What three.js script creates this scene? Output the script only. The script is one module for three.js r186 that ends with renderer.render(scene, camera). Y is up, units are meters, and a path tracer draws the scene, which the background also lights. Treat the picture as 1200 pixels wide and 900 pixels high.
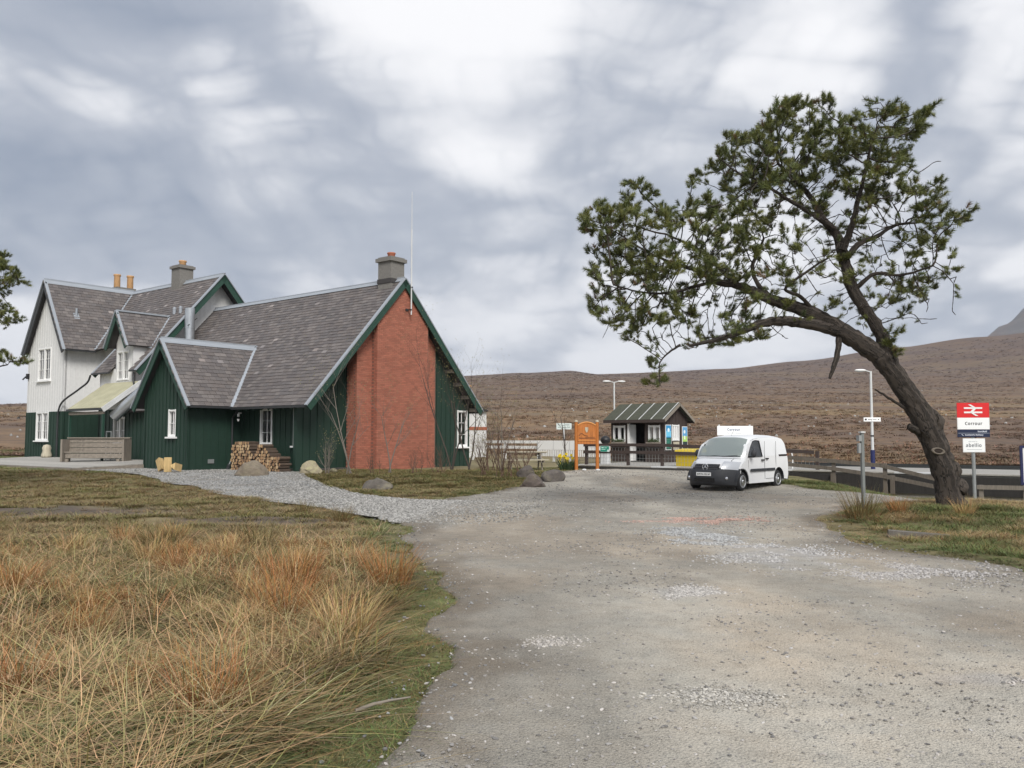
import * as THREE from 'three';
import { mergeGeometries, toCreasedNormals } from 'three/addons/utils/BufferGeometryUtils.js';

// ---------------------------------------------------------------- camera, sky, sun, exposure
const scene = new THREE.Scene();
const camera = new THREE.PerspectiveCamera(48.2, 4 / 3, 0.1, 9000);
camera.position.set(0, 1.65, 0);
camera.rotation.set(Math.atan(63 / 1006), 0, 0);
const renderer = new THREE.WebGLRenderer({ antialias: true });
renderer.toneMapping = THREE.LinearToneMapping;
renderer.toneMappingExposure = 2.3;
renderer.shadowMap.enabled = true;

const clamp = (v, a = 0, b = 1) => Math.min(b, Math.max(a, v));
const ss = (a, b, v) => { const t = clamp((v - a) / (b - a)); return t * t * (3 - 2 * t); };
const lerp = (a, b, t) => a + (b - a) * t;
function rng(seed) { let s = seed >>> 0; return () => { s = (s + 0x6D2B79F5) | 0; let t = Math.imul(s ^ (s >>> 15), 1 | s); t = (t + Math.imul(t ^ (t >>> 7), 61 | t)) ^ t; return ((t ^ (t >>> 14)) >>> 0) / 4294967296; }; }
function hash(x, y, s = 0) { let h = Math.imul(x | 0, 374761393) + Math.imul(y | 0, 668265263) + Math.imul(s | 0, 982451653); h = Math.imul(h ^ (h >>> 13), 1274126177); h ^= h >>> 16; return (h >>> 0) / 4294967296; }
function vnoise(x, y, p = 0, s = 0) {          // value noise, p = period in cells (0: none)
  let xi = Math.floor(x), yi = Math.floor(y); const fx = x - xi, fy = y - yi, u = fx * fx * fx * (fx * (fx * 6 - 15) + 10), v = fy * fy * fy * (fy * (fy * 6 - 15) + 10);
  let x1 = xi + 1, y1 = yi + 1;
  if (p) { xi = ((xi % p) + p) % p; yi = ((yi % p) + p) % p; x1 = ((x1 % p) + p) % p; y1 = ((y1 % p) + p) % p; }
  const a = hash(xi, yi, s), b = hash(x1, yi, s), c = hash(xi, y1, s), d = hash(x1, y1, s);
  return a + (b - a) * u + (c - a) * v + (a - b - c + d) * u * v;
}
function fbm(x, y, oct = 5, p = 0, s = 0, gain = 0.5) { let a = 0, w = 1, t = 0; for (let i = 0; i < oct; i++) { a += w * vnoise(x, y, p, s + i * 17); t += w; w *= gain; x *= 2; y *= 2; p *= 2; } return a / t; }

{ // overcast stratocumulus: a computed sky of layered cloud, thinner and brighter where it breaks
  const W = 3072, Hh = 1536, data = new Float32Array(W * Hh * 4);
  for (let j = 0; j < Hh; j++) {
    const el = ((j + 0.5) / Hh - 0.5) * Math.PI, sy = Math.sin(el), cy = Math.cos(el);
    for (let i = 0; i < W; i++) {
      const k = (j * W + i) * 4;
      if (el < -0.02) { data[k] = 0.2; data[k + 1] = 0.2; data[k + 2] = 0.2; data[k + 3] = 1; continue; }
      const az = ((i + 0.5) / W - 0.5) * 2 * Math.PI, dx = cy * Math.cos(az), dz = cy * Math.sin(az), e = Math.max(sy, 0);
      const q = 1 / (e + 0.32), px = dx * q + 178.19, pz = dz * q + 140.14;
      const wx = fbm(px * 3.1 + 11, pz * 3.1, 4, 0, 5) - 0.5, wz = fbm(px * 3.1, pz * 3.1 + 9, 4, 0, 6) - 0.5, sx = px + wx * 0.14, sz = pz + wz * 0.14;
      const v = (fbm(sx * 0.8, sz * 0.8, 3, 0, 21) - 0.5) * 1.5 + (fbm(sx * 2.1, sz * 2.1, 4, 0, 31, 0.5) - 0.5) * 1.3;
      let lobes = 0, w = 1, lx = sx * 4.4, lz = sz * 4.4; for (let o = 0; o < 6; o++) { lobes += w * Math.abs(2 * vnoise(lx, lz, 0, 131 + o * 7) - 1); w *= 0.5; lx = lx * 2.03 + 5.1; lz = lz * 2.03 + 1.7; }   // heaped cloud: round heads, soft creases
      const t = clamp(0.53 + (v + 0.14) * 0.52 + (lobes - 0.62) * 0.4), w2 = ss(0.40, 1.0, t), hz = Math.exp(-e * 6.5);   // thin cloud -> 1
      let r = lerp(lerp(0.265, 0.68, t), 0.99, w2), g = lerp(lerp(0.318, 0.70, t), 0.99, w2), b = lerp(lerp(0.415, 0.755, t), 1.01, w2);
      r = lerp(r, 0.62, hz * 0.5) / 2.2; g = lerp(g, 0.675, hz * 0.5) / 2.2; b = lerp(b, 0.76, hz * 0.5) / 2.2;
      data[k] = r; data[k + 1] = g; data[k + 2] = b; data[k + 3] = 1;
    }
  }
  const t = new THREE.DataTexture(data, W, Hh, THREE.RGBAFormat, THREE.FloatType);
  t.mapping = THREE.EquirectangularReflectionMapping; t.magFilter = THREE.LinearFilter; t.minFilter = THREE.LinearFilter; t.needsUpdate = true;
  scene.background = t; scene.environment = t;
}
const sun = new THREE.DirectionalLight(new THREE.Color(1.0, 0.965, 0.91), 1.5);
sun.position.set(12, 42, 24); sun.target.position.set(0, 0, -20);
sun.castShadow = true; sun.shadow.radius = 45; sun.shadow.mapSize.set(2048, 2048);
Object.assign(sun.shadow.camera, { left: -60, right: 60, top: 60, bottom: -60, near: 1, far: 200 });
scene.add(sun, sun.target);
scene.fog = new THREE.FogExp2(new THREE.Color(0.62, 0.67, 0.76), 0.00013);

// ---------------------------------------------------------------- helpers
const V = (x, y, z) => new THREE.Vector3(x, y, z);
const C = (r, g, b) => new THREE.Color().setRGB(r, g, b);
const names = {};
function numbered(n) { names[n] = (names[n] ?? -1) + 1; return names[n] ? n + '_' + String(names[n]).padStart(3, '0') : n; }
function mesh(name, geo, mat, parent) { const m = new THREE.Mesh(geo, mat); m.name = name; m.castShadow = m.receiveShadow = true; if (parent) parent.add(m); return m; }
function tag(o, label, category, group) { o.userData.label = label; o.userData.category = category; if (group) o.userData.group = group; return o; }
function thing(name, label, category, pos, turn = 0, group) { const g = new THREE.Group(); g.name = numbered(name); g.position.set(...pos); g.rotation.y = turn; scene.add(g); return tag(g, label, category, group); }
function single(name, geo, mat, label, category, group) { const m = mesh(numbered(name), geo, mat, scene); return tag(m, label, category, group); }
function structure(name, geo, mat) { const m = mesh(numbered(name), geo, mat, scene); m.userData.kind = 'structure'; return m; }
function stuff(o) { o.userData.kind = 'stuff'; return o; }
const std = (color, roughness = 0.8, extra = {}) => new THREE.MeshStandardMaterial({ color, roughness, ...extra });
function box(w, h, d, x = 0, y = 0, z = 0, ry = 0, rx = 0, rz = 0) { const g = new THREE.BoxGeometry(w, h, d); if (rx) g.rotateX(rx); if (rz) g.rotateZ(rz); if (ry) g.rotateY(ry); g.translate(x, y, z); return g; }
function cyl(r0, r1, h, x = 0, y = 0, z = 0, n = 12) { const g = new THREE.CylinderGeometry(r1, r0, h, n); g.translate(x, y + h / 2, z); return g; }
function basis(ex, ey, ez, o) { return new THREE.Matrix4().makeBasis(ex, ey, ez).setPosition(o); }
function beam(a, b, w, h, up = V(0, 1, 0)) {     // bar from a to b, w across, h along up
  const d = b.clone().sub(a), L = d.length(), ez = d.normalize(), ex = up.clone().cross(ez).normalize(), ey = ez.clone().cross(ex);
  return new THREE.BoxGeometry(w, h, L).applyMatrix4(basis(ex, ey, ez, a.clone().add(b).multiplyScalar(0.5)));
}
function rod(a, b, r0, r1 = r0, n = 8) {
  const d = b.clone().sub(a), L = d.length(), g = new THREE.CylinderGeometry(r1, r0, L, n);
  g.applyQuaternion(new THREE.Quaternion().setFromUnitVectors(V(0, 1, 0), d.normalize())); const m = a.clone().add(b).multiplyScalar(0.5); g.translate(m.x, m.y, m.z); return g;
}
const tube = (pts, r, n = 24, s = 8) => new THREE.TubeGeometry(new THREE.CatmullRomCurve3(pts.map(p => p.isVector3 ? p : V(...p))), n, r, s);
function join(list) { return mergeGeometries(list.map(g => { const q = g.index ? g.toNonIndexed() : g; if (!q.attributes.uv) q.setAttribute('uv', new THREE.BufferAttribute(new Float32Array(q.attributes.position.count * 2), 2)); return q; })); }
function paint(g, r, gg, b) { const n = g.attributes.position.count, a = new Float32Array(n * 3); for (let i = 0; i < n; i++) { a[3 * i] = r; a[3 * i + 1] = gg; a[3 * i + 2] = b; } g.setAttribute('color', new THREE.BufferAttribute(a, 3)); return g; }
function limb(pts, rad, sides = 7, wob = 0, seed = 1) {   // tapered tube through points, closed at the tip
  const P = [], N = [], I = [], UV = [], n = pts.length, wrap = Math.max(1, Math.round(rad[0] * 9)); let run = 0, ref = V(0.13, 0.2, 1).normalize();
  for (let i = 0; i < n; i++) {
    const t = pts[Math.min(i + 1, n - 1)].clone().sub(pts[Math.max(i - 1, 0)]).normalize(), a = ref.clone().addScaledVector(t, -ref.dot(t)).normalize(), b = t.clone().cross(a); ref = a; if (i) run += pts[i].distanceTo(pts[i - 1]);
    for (let k = 0; k < sides; k++) { const w = k / sides * Math.PI * 2, rr = rad[i] * (1 + wob * (hash(i, k, seed) - 0.5)), nx = a.clone().multiplyScalar(Math.cos(w)).addScaledVector(b, Math.sin(w)); P.push(pts[i].x + nx.x * rr, pts[i].y + nx.y * rr, pts[i].z + nx.z * rr); N.push(nx.x, nx.y, nx.z); UV.push(k / sides * wrap, run * 0.9); }
  }
  for (let i = 0; i < n - 1; i++) for (let k = 0; k < sides; k++) { const a = i * sides + k, b = i * sides + (k + 1) % sides; I.push(a, b, a + sides, b, b + sides, a + sides); }
  const c = P.length / 3, e = pts[n - 1]; P.push(e.x, e.y, e.z); N.push(0, 1, 0); UV.push(0, run); for (let k = 0; k < sides; k++) I.push((n - 1) * sides + k, (n - 1) * sides + (k + 1) % sides, c);
  const g = new THREE.BufferGeometry(); g.setAttribute('position', new THREE.Float32BufferAttribute(P, 3)); g.setAttribute('normal', new THREE.Float32BufferAttribute(N, 3)); g.setAttribute('uv', new THREE.Float32BufferAttribute(UV, 2)); g.setIndex(I); return g;
}
function tex(n, f, srgb = true) { const d = new Uint8Array(n * n * 4); for (let j = 0; j < n; j++) for (let i = 0; i < n; i++) { const c = f(i / n, j / n, i, j), k = (j * n + i) * 4; for (let m = 0; m < 3; m++) d[k + m] = clamp(c[m], 0, 1) * 255; d[k + 3] = 255; } const t = new THREE.DataTexture(d, n, n); t.wrapS = t.wrapT = THREE.RepeatWrapping; t.magFilter = THREE.LinearFilter; t.minFilter = THREE.LinearMipmapLinearFilter; t.generateMipmaps = true; if (srgb) t.colorSpace = THREE.SRGBColorSpace; t.needsUpdate = true; return t; }
function canvasTex(w, h, draw) { const c = document.createElement('canvas'); c.width = w; c.height = h; draw(c.getContext('2d'), w, h); const t = new THREE.CanvasTexture(c); t.colorSpace = THREE.SRGBColorSpace; return t; }
function copies(name, geo, mat, list, parent = scene) { // list of [matrix, color]
  const m = new THREE.InstancedMesh(geo, mat, list.length); m.name = parent === scene ? numbered(name) : name; list.forEach(([a, c], i) => { m.setMatrixAt(i, a); if (c) m.setColorAt(i, c); }); m.castShadow = m.receiveShadow = true; parent.add(m); return stuff(m);
}
const Q = new THREE.Quaternion(), EU = new THREE.Euler();
const place = (x, y, z, ry, s, sy = s, rx = 0, rz = 0) => new THREE.Matrix4().compose(V(x, y, z), new THREE.Quaternion().setFromEuler(new THREE.Euler(rx, ry, rz, 'YXZ')), V(s, sy, s));

// ---------------------------------------------------------------- shared textures (tile without seams)
const T = {
  speckle: tex(512, (u, v) => { const a = fbm(u * 32, v * 32, 5, 32, 3), b = vnoise(u * 256, v * 256, 256, 4), c = 0.86 + 0.45 * (a - 0.5) + 0.22 * (b - 0.5); return [c, c, c]; }, false),
  gravel: tex(1024, (u, v) => {
    const a = fbm(u * 16, v * 16, 6, 16, 8), g = vnoise(u * 256, v * 256, 256, 9), h = vnoise(u * 512, v * 512, 512, 10); let c = 0.86 + 0.3 * (a - 0.5) + 0.3 * (g - 0.5) + 0.34 * (h - 0.5);
    if (g > 0.84) c += 0.16; if (h < 0.12) c -= 0.24; if (g < 0.1) c -= 0.16; const w = (fbm(u * 8, v * 8, 3, 8, 12) - 0.5) * 0.06; return [c + w, c, c - w];
  }, false),
  gravelBump: tex(1024, (u, v) => { const g = vnoise(u * 200, v * 200, 200, 9), h = vnoise(u * 400, v * 400, 400, 10), c = 0.5 * g * g + 0.3 * h + 0.3 * fbm(u * 12, v * 12, 4, 12, 3); return [c, c, c]; }, false),
  earth: tex(1024, (u, v) => { const a = fbm(u * 10, v * 10, 7, 10, 14, 0.6), st = fbm(u * 20, v * 90, 4, 0, 15), c = 0.75 + 0.8 * (a - 0.5); const k = fbm(u * 6, v * 6, 5, 6, 16); const s = vnoise(u * 512, v * 512, 512, 2) * 0.18; return [c + 0.1 * (k - 0.5) + s, c + s, c - 0.1 * (k - 0.5) + s * 0.7]; }, false),
  moor: tex(1024, (u, v) => {
    const a = fbm(u * 12, v * 8, 7, 12, 44, 0.66), b = fbm(u * 60 + a * 2, v * 40, 5, 0, 45, 0.6), k = fbm(u * 9, v * 6, 6, 0, 46, 0.6), s = vnoise(u * 512, v * 512, 512, 2);
    const edge = Math.min(1, 12 * Math.min(u, 1 - u, v, 1 - v)); const t = ss(0.36, 0.66, lerp(a, b * 0.6 + a * 0.4, edge)), gr = ss(0.5, 0.68, lerp(a, k, edge));
    let r = lerp(0.55, 0.80, t), g = lerp(0.55, 0.76, t), bl = lerp(0.57, 0.70, t); r = lerp(r, 0.86, gr * 0.4); g = lerp(g, 0.82, gr * 0.4); bl = lerp(bl, 0.62, gr * 0.4); const q = 0.8 + 0.4 * s; return [r * q, g * q, bl * q];
  }, false),
  wood: tex(512, (u, v) => { const a = fbm(u * 48, v * 4, 4, 0, 22), b = fbm(u * 6, v * 2, 3, 0, 23), e = 0.82 + 0.5 * (a - 0.5) + 0.3 * (b - 0.5); return [e, e, e]; }, false),
  streak: tex(512, (u, v) => { const a = fbm(u * 64, v * 6, 4, 0, 25), b = fbm(u * 8, v * 8, 5, 8, 26), e = 0.88 + 0.2 * (a - 0.5) + 0.28 * (b - 0.5); return [e, e, e]; }, false),
  wash: tex(256, (u, v) => { const e = 0.95 + 0.1 * (fbm(u * 8, v * 8, 5, 8, 36) - 0.5) - 0.06 * ss(0.62, 0.75, fbm(u * 24, v * 6, 4, 0, 37)); return [e, e, e * 0.99]; }, false),
  bark: tex(512, (u, v) => { const a = fbm(u * 10, v * 6, 6, 10, 27, 0.62), r = 1 - Math.abs(2 * fbm(u * 9, v * 5, 4, 0, 28, 0.6) - 1), li = ss(0.6, 0.72, fbm(u * 7 + 3, v * 7, 5, 0, 29, 0.6)), e = 0.55 + 0.8 * a - 0.65 * ss(0.8, 1, r); return [e + 0.35 * li, e + 0.38 * li, e + 0.3 * li]; }, false),
};
// boxes and sheets take their texture by metres: project uv on the main axis
function metreUV(g, s = 1) { const p = g.attributes.position, n = g.attributes.normal, uv = new Float32Array(p.count * 2); for (let i = 0; i < p.count; i++) { const ax = Math.abs(n.getX(i)), ay = Math.abs(n.getY(i)), az = Math.abs(n.getZ(i)); if (ay > ax && ay > az) { uv[2 * i] = p.getX(i) * s; uv[2 * i + 1] = p.getZ(i) * s; } else if (ax > az) { uv[2 * i] = p.getZ(i) * s; uv[2 * i + 1] = p.getY(i) * s; } else { uv[2 * i] = p.getX(i) * s; uv[2 * i + 1] = p.getY(i) * s; } } g.setAttribute('uv', new THREE.BufferAttribute(uv, 2)); return g; }

const M = {
  white: std(C(0.71, 0.71, 0.71), 0.6, { map: T.wash }), whitePaint: std(C(0.8, 0.8, 0.79), 0.45), whiteDull: std(C(0.66, 0.67, 0.67), 0.6, { map: T.streak }),
  green: std(C(0.013, 0.040, 0.026), 0.62, { map: T.streak }), greenTrim: std(C(0.017, 0.06, 0.04), 0.5, { map: T.streak }), lead: std(C(0.34, 0.37, 0.41), 0.5, { map: T.streak }), zinc: std(C(0.52, 0.55, 0.58), 0.34, { metalness: 0.75, map: T.streak }),
  black: std(C(0.012, 0.012, 0.013), 0.5), darkMetal: std(C(0.03, 0.032, 0.034), 0.5), brickBase: std(C(0.27, 0.09, 0.058), 0.9, { map: T.speckle }), render: std(C(0.21, 0.2, 0.185), 0.95, { map: T.speckle }),
  slateBase: std(C(0.05, 0.046, 0.046), 0.9), clay: std(C(0.55, 0.32, 0.15), 0.8, { map: T.speckle }), clayRed: std(C(0.4, 0.13, 0.07), 0.8, { map: T.speckle }), glass: new THREE.MeshPhysicalMaterial({ color: 0xffffff, roughness: 0.03, transmission: 1, thickness: 0, ior: 1.5 }),
  curtain: std(C(0.6, 0.6, 0.58), 0.95), inside: std(C(0.06, 0.055, 0.05), 0.95), oldWood: std(C(0.27, 0.235, 0.195), 0.9, { map: T.wood }), deckWood: std(C(0.44, 0.42, 0.385), 0.85, { map: T.wood }), brownWood: std(C(0.06, 0.042, 0.036), 0.75, { map: T.streak }),
  fenceWood: std(C(0.16, 0.135, 0.11), 0.9, { map: T.wood }), palePlank: std(C(0.52, 0.47, 0.36), 0.85, { map: T.wood }), orangeWood: std(C(0.50, 0.165, 0.028), 0.55, { map: T.wood }), galv: std(C(0.40, 0.42, 0.42), 0.45, { metalness: 0.5, map: T.speckle }),
};

// ---------------------------------------------------------------- the ground
const TURN = 0.9023, HX = -8.11, HZ = -33.95;             // the station buildings stand square to the railway
const cT = Math.cos(TURN), sT = Math.sin(TURN);
const site = (x, y, z) => V(HX + cT * x + sT * z, y, HZ - sT * x + cT * z);
const toSite = (X, Z) => [cT * (X - HX) - sT * (Z - HZ), sT * (X - HX) + cT * (Z - HZ)];
function table(rows, v) { if (v <= rows[0][0]) return rows[0][1]; for (let i = 1; i < rows.length; i++) if (v <= rows[i][0]) { const [a, p] = rows[i - 1], [b, q] = rows[i], t = (v - a) / (b - a), s = t * t * (3 - 2 * t); return lerp(p, q, lerp(t, s, 0.6)); } return rows[rows.length - 1][1]; }
const RIDGE = [[-3000, 34], [-900, 18], [-537, 19], [-300, 42], [-100, 63], [-45, 67], [10, 70], [60, 72], [89, 68], [150, 70], [224, 74], [300, 82], [411, 97], [492, 108], [560, 114], [700, 124], [1200, 140], [3000, 150]];
function base(x, d) {                                       // made ground round the house and the track; d metres ahead
  let h = 0.3 * ss(26, 35, d);
  h += 0.16 * Math.exp(-(((x - 10) / 3.2) ** 2 + ((d - 18.5) / 3) ** 2));
  h -= (0.3 + 0.22) * ss(10.5, 13.5, x) * ss(20.5, 23.5, d) * (1 - ss(60, 75, d));
  h += 0.10 * (1 - ss(-30, -12, x)) * ss(20, 40, d);
  return h;
}
function hill(x, d) {
  const s = clamp((d - 62) / 838); if (s <= 0) return 0;
  let h = table(RIDGE, x) * Math.pow(s, 1.18) * (1 - 0.6 * ss(930, 1700, d));
  h += (fbm(x / 150 + 5, d / 110, 4, 0, 61) - 0.5) * 9 * Math.pow(s, 0.8) * (1 - 0.75 * ss(650, 850, d)) + (fbm(x / 30, d / 22 + 3, 4, 0, 62) - 0.5) * 0.9 * ss(0, 0.1, s);
  h += 345 * Math.exp(-Math.pow(Math.abs(x - 1660) / 360, 1.4) - ((d - 2600) / 520) ** 2) * (0.78 + 0.44 * fbm(x / 110, d / 150, 5, 0, 63, 0.6));
  h += 118 * Math.exp(-(((x + 2350) / 900) ** 2 + ((d - 3500) / 700) ** 2));
  return h;
}
const LEFT = [[-8, 0.4], [0, -0.15], [4.3, -0.74], [5.2, -0.7], [6.2, -0.64], [7.4, -0.6], [10, -0.92], [15, -1.75], [18.2, -2.55], [20.5, -2.5], [23.3, -1.75], [26, -0.7], [30, 0.8], [33, 1.5], [36.3, 2.7], [37.2, 4.2]];
const RIGHT = [[-8, 9], [5, 8.2], [10.8, 6.5], [13.2, 5.45], [15.2, 5.6], [17.3, 6.2], [19.4, 7.5], [21, 9.6], [22.6, 11.2], [24.4, 11.6], [26, 10.6], [27.6, 9.4], [30, 8.8], [33, 8.2], [36.3, 6.6], [37.2, 5]];
const edgeL = d => table(LEFT, d) + (fbm(d * 0.9, 3, 4, 0, 71) - 0.5) * 0.7, edgeR = d => table(RIGHT, d) + (fbm(d * 0.8, 9, 4, 0, 72) - 0.5) * 0.7;
const PATH_L = [[-2.2, 16.9], [-2.9, 17.9], [-4.4, 20.2], [-6.8, 23.1], [-10.8, 28.6], [-14.3, 32.6], [-19.5, 36.8]], PATH_U = [[-1.3, 22.6], [-2.6, 23], [-4.2, 24.9], [-6.2, 28.8], [-8.6, 34.4], [-12, 36.8], [-17.6, 38.4]];
const inTrack = (x, d, m = 0) => d > -8 && d < 37.2 && x > edgeL(d) + m && x < edgeR(d) - m;
const pathPt = (t, v) => { const n = PATH_L.length - 1, i = Math.min(n - 1, Math.floor(t * n)), f = t * n - i, g = A => [lerp(A[i][0], A[i + 1][0], f), lerp(A[i][1], A[i + 1][1], f)], a = g(PATH_L), b = g(PATH_U), w = v + (fbm(t * 14, v * 3, 3, 0, 73) - 0.5) * 0.14 * (v < 0.5 ? 1 : 0.6); return [lerp(a[0], b[0], w), lerp(a[1], b[1], w)]; };
const PATHPOLY = [...PATH_L, ...[...PATH_U].reverse()];
function inPoly(P, x, y) { let c = false; for (let i = 0, j = P.length - 1; i < P.length; j = i++) if ((P[i][1] > y) !== (P[j][1] > y) && x < (P[j][0] - P[i][0]) * (y - P[i][1]) / (P[j][1] - P[i][1]) + P[i][0]) c = !c; return c; }
const inPath = (x, d) => inPoly(PATHPOLY, x, d);
function inHouse(x, d, m = 0) { const [a, b] = toSite(x, -d); return (a > -m && a < 10 + m && b < -0.2 + m && b > -14.5) || (a > -2.1 - m && a < 0 && b > -8.6 - m && b < -5 + m) || (a > -0.2 && a < 12 && b <= -14.4 && b > -27) || (a > -5.4 && a < 0.3 && b < -8.5 && b > -24) || (a > 10.3 && a < (b > 12 ? 16.6 : 20.6) && b > 4.8 && b < 60); }
const rough = (x, d) => (fbm(x * 0.9, d * 0.9, 3, 0, 81) - 0.45) * 0.16;
function land(x, d) { const inside = inTrack(x, d, 0.15) || inPath(x, d); return base(x, d) + hill(x, d) + (inside ? -0.05 : d < 60 ? rough(x, d) * (1 - 0.55 * ss(28, 33, d)) * ss(-0.1, 0.5, Math.max(edgeL(d) - x, x - edgeR(d), d - 37)) - 0.015 : 0); }

function moorTone(X, d, y) {     // deer grass, bleached in patches; heather takes over on the upper slopes; bare rock on the peak
  const n3 = fbm(X / 55 + 3, d / 40, 5, 0, 93, 0.6), n4 = fbm(X / 170, d / 110, 4, 0, 94), t = ss(0.38, 0.62, n3 * 0.6 + n4 * 0.4), heath = ss(0.42, 0.56, n3 * 0.6 + n4 * 0.4 + Math.min(y * 0.003, 0.2) - 0.12);
  let r = lerp(0.21, 0.34, t), g = lerp(0.138, 0.228, t), b = lerp(0.09, 0.125, t); r = lerp(r, 0.165, heath * 0.85); g = lerp(g, 0.113, heath * 0.85); b = lerp(b, 0.092, heath * 0.85);
  const pale = ss(0.53, 0.62, n4 * 0.5 + n3 * 0.5) * (1 - heath * 0.7); r = lerp(r, 0.4, pale * 0.75); g = lerp(g, 0.3, pale * 0.75); b = lerp(b, 0.155, pale * 0.75);
  const rock = ss(0.5, 0.58, fbm(X / 45, d / 45, 5, 0, 96) + clamp((y - 230) / 500, 0, 0.16)) * ss(150, 230, y); return [lerp(r * 0.68, 0.11, rock), lerp(g * 0.665, 0.095, rock), lerp(b * 0.66, 0.086, rock)];
}
{ // one sheet from behind the camera to beyond the ridge, finer near by
  const A = 40, dt = 0.0165, nx = 300, xs = [], ds = [];
  for (let i = -nx; i <= nx; i++) xs.push(A * Math.sinh(i * dt));
  for (let i = -70; i <= 310; i++) ds.push(i < 0 ? A * Math.sinh(i * dt) : A * Math.sinh(i * dt));
  const P = [], U = [], K = [], I = [], W = xs.length;
  for (const d of ds) for (const x of xs) {
    const X = d > 60 ? x * lerp(1, 1, 0) : x, y = land(X, d); P.push(X, y, -d); U.push(X / 7, d / 7);
    const moor = ss(44, 75, d), n1 = fbm(X / 9, d / 9, 4, 0, 91), n2 = fbm(X / 2.2, d / 2.2, 4, 0, 92);
    let r = lerp(0.15, 0.225, n2), g = lerp(0.127, 0.182, n2), b = lerp(0.066, 0.09, n2);
    const gr = ss(0.5, 0.66, n1); r = lerp(r, 0.15, gr * 0.6); g = lerp(g, 0.16, gr * 0.6); b = lerp(b, 0.05, gr * 0.6);
    const mud = Math.max(Math.exp(-(((X + 10) / 3.4) ** 2 + ((d - 19.2) / 1.6) ** 2)), Math.exp(-(((X + 5.4) / 2.2) ** 2 + ((d - 17.2) / 1.0) ** 2)), 0.9 * Math.exp(-(((X + 1.35) / 0.5) ** 2 + ((d - 11) / 1.8) ** 2))), mm = ss(0.36, 0.55, mud * (0.2 + 1.6 * fbm(X / 0.8, d / 0.8, 4, 0, 95))); r = lerp(r, 0.095, mm); g = lerp(g, 0.072, mm); b = lerp(b, 0.058, mm);
    const [mr, mg, mb] = moorTone(X, d, y);
    K.push(lerp(r * 1.15, mr * 1.2, moor), lerp(g * 1.15, mg * 1.2, moor), lerp(b * 1.15, mb * 1.2, moor));
  }
  for (let j = 0; j < ds.length - 1; j++) for (let i = 0; i < W - 1; i++) { const a = j * W + i, b = a + 1, c = a + W, e = c + 1; I.push(a, b, c, b, e, c); }
  const g = new THREE.BufferGeometry(); g.setAttribute('position', new THREE.Float32BufferAttribute(P, 3)); g.setAttribute('uv', new THREE.Float32BufferAttribute(U, 2)); g.setAttribute('color', new THREE.Float32BufferAttribute(K, 3)); g.setIndex(I); g.computeVertexNormals();
  const split = I.length;                        // near turf wears earth, the moor beyond its own weave
  let cut = 0; while (ds[cut] < 56) cut++; const at = cut * (W - 1) * 6; g.addGroup(0, at, 0); g.addGroup(at, split - at, 1);
  const tm = T.moor.clone(); tm.repeat.set(7 / 90, 7 / 60); tm.needsUpdate = true;
  structure('ground', g, [std(0xffffff, 0.98, { map: T.earth, vertexColors: true, bumpMap: T.earth, bumpScale: 0.03 }), std(0xffffff, 1, { map: tm, vertexColors: true })]);
}
function sheet(name, nu, nv, f, col, uvs, mat) { // a laid surface: f(u, v) -> [x, d]
  const P = [], U = [], K = [], I = [];
  for (let j = 0; j <= nv; j++) for (let i = 0; i <= nu; i++) { const [x, d] = f(i / nu, j / nv), e = Math.min(i, nu - i) === 0 ? -0.035 : 0; P.push(x, base(x, d) + 0.012 + e + 0.02 * (fbm(x * 0.7, d * 0.7, 3, 0, 77) - 0.5), -d); U.push(x / uvs, d / uvs); K.push(...col(x, d)); }
  for (let j = 0; j < nv; j++) for (let i = 0; i < nu; i++) { const a = j * (nu + 1) + i, b = a + 1, c = a + nu + 1, e = c + 1; I.push(a, b, c, b, e, c); }
  const g = new THREE.BufferGeometry(); g.setAttribute('position', new THREE.Float32BufferAttribute(P, 3)); g.setAttribute('uv', new THREE.Float32BufferAttribute(U, 2)); g.setAttribute('color', new THREE.Float32BufferAttribute(K, 3)); g.setIndex(I); g.computeVertexNormals(); return structure(name, g, mat);
}
// loose stone patches on the track: [x, d, rx, rd, r, g, b, density]
const PATCH = [[1.9, 9.25, 0.42, 0.42, 1.12, 1.1, 1.08, 1], [1.35, 5.55, 0.4, 0.22, 1.1, 1.08, 1.02, 0.7], [3.15, 5.95, 0.42, 0.24, 1.15, 1.1, 1.07, 0.9], [3.7, 12.2, 1.0, 1.5, 1.1, 1.1, 1.12, 0.9], [3.2, 14.6, 0.8, 1.5, 1.0, 1.04, 1.08, 0.9], [4.8, 10.6, 1.3, 1.0, 1.02, 1, 1, 0.55], [3.7, 17.1, 1.5, 0.8, 1.18, 0.84, 0.74, 0.6], [0.3, 7.0, 0.25, 0.2, 1.1, 1.06, 1.02, 0.5]];
function patchAt(x, d) { let best = 0, c = null; for (const q of PATCH) { const k = q[7] * Math.exp(-(((x - q[0]) / q[2]) ** 2 + ((d - q[1]) / q[3]) ** 2) * 0.9) * (0.45 + 1.1 * fbm(x * 2.6, d * 2.6, 3, 0, 110)); if (k > best) { best = k; c = q; } } return [best, c]; }
const gravelMat = std(0xffffff, 0.95, { map: T.gravel, bumpMap: T.gravelBump, bumpScale: 0.012, vertexColors: true });
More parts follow.
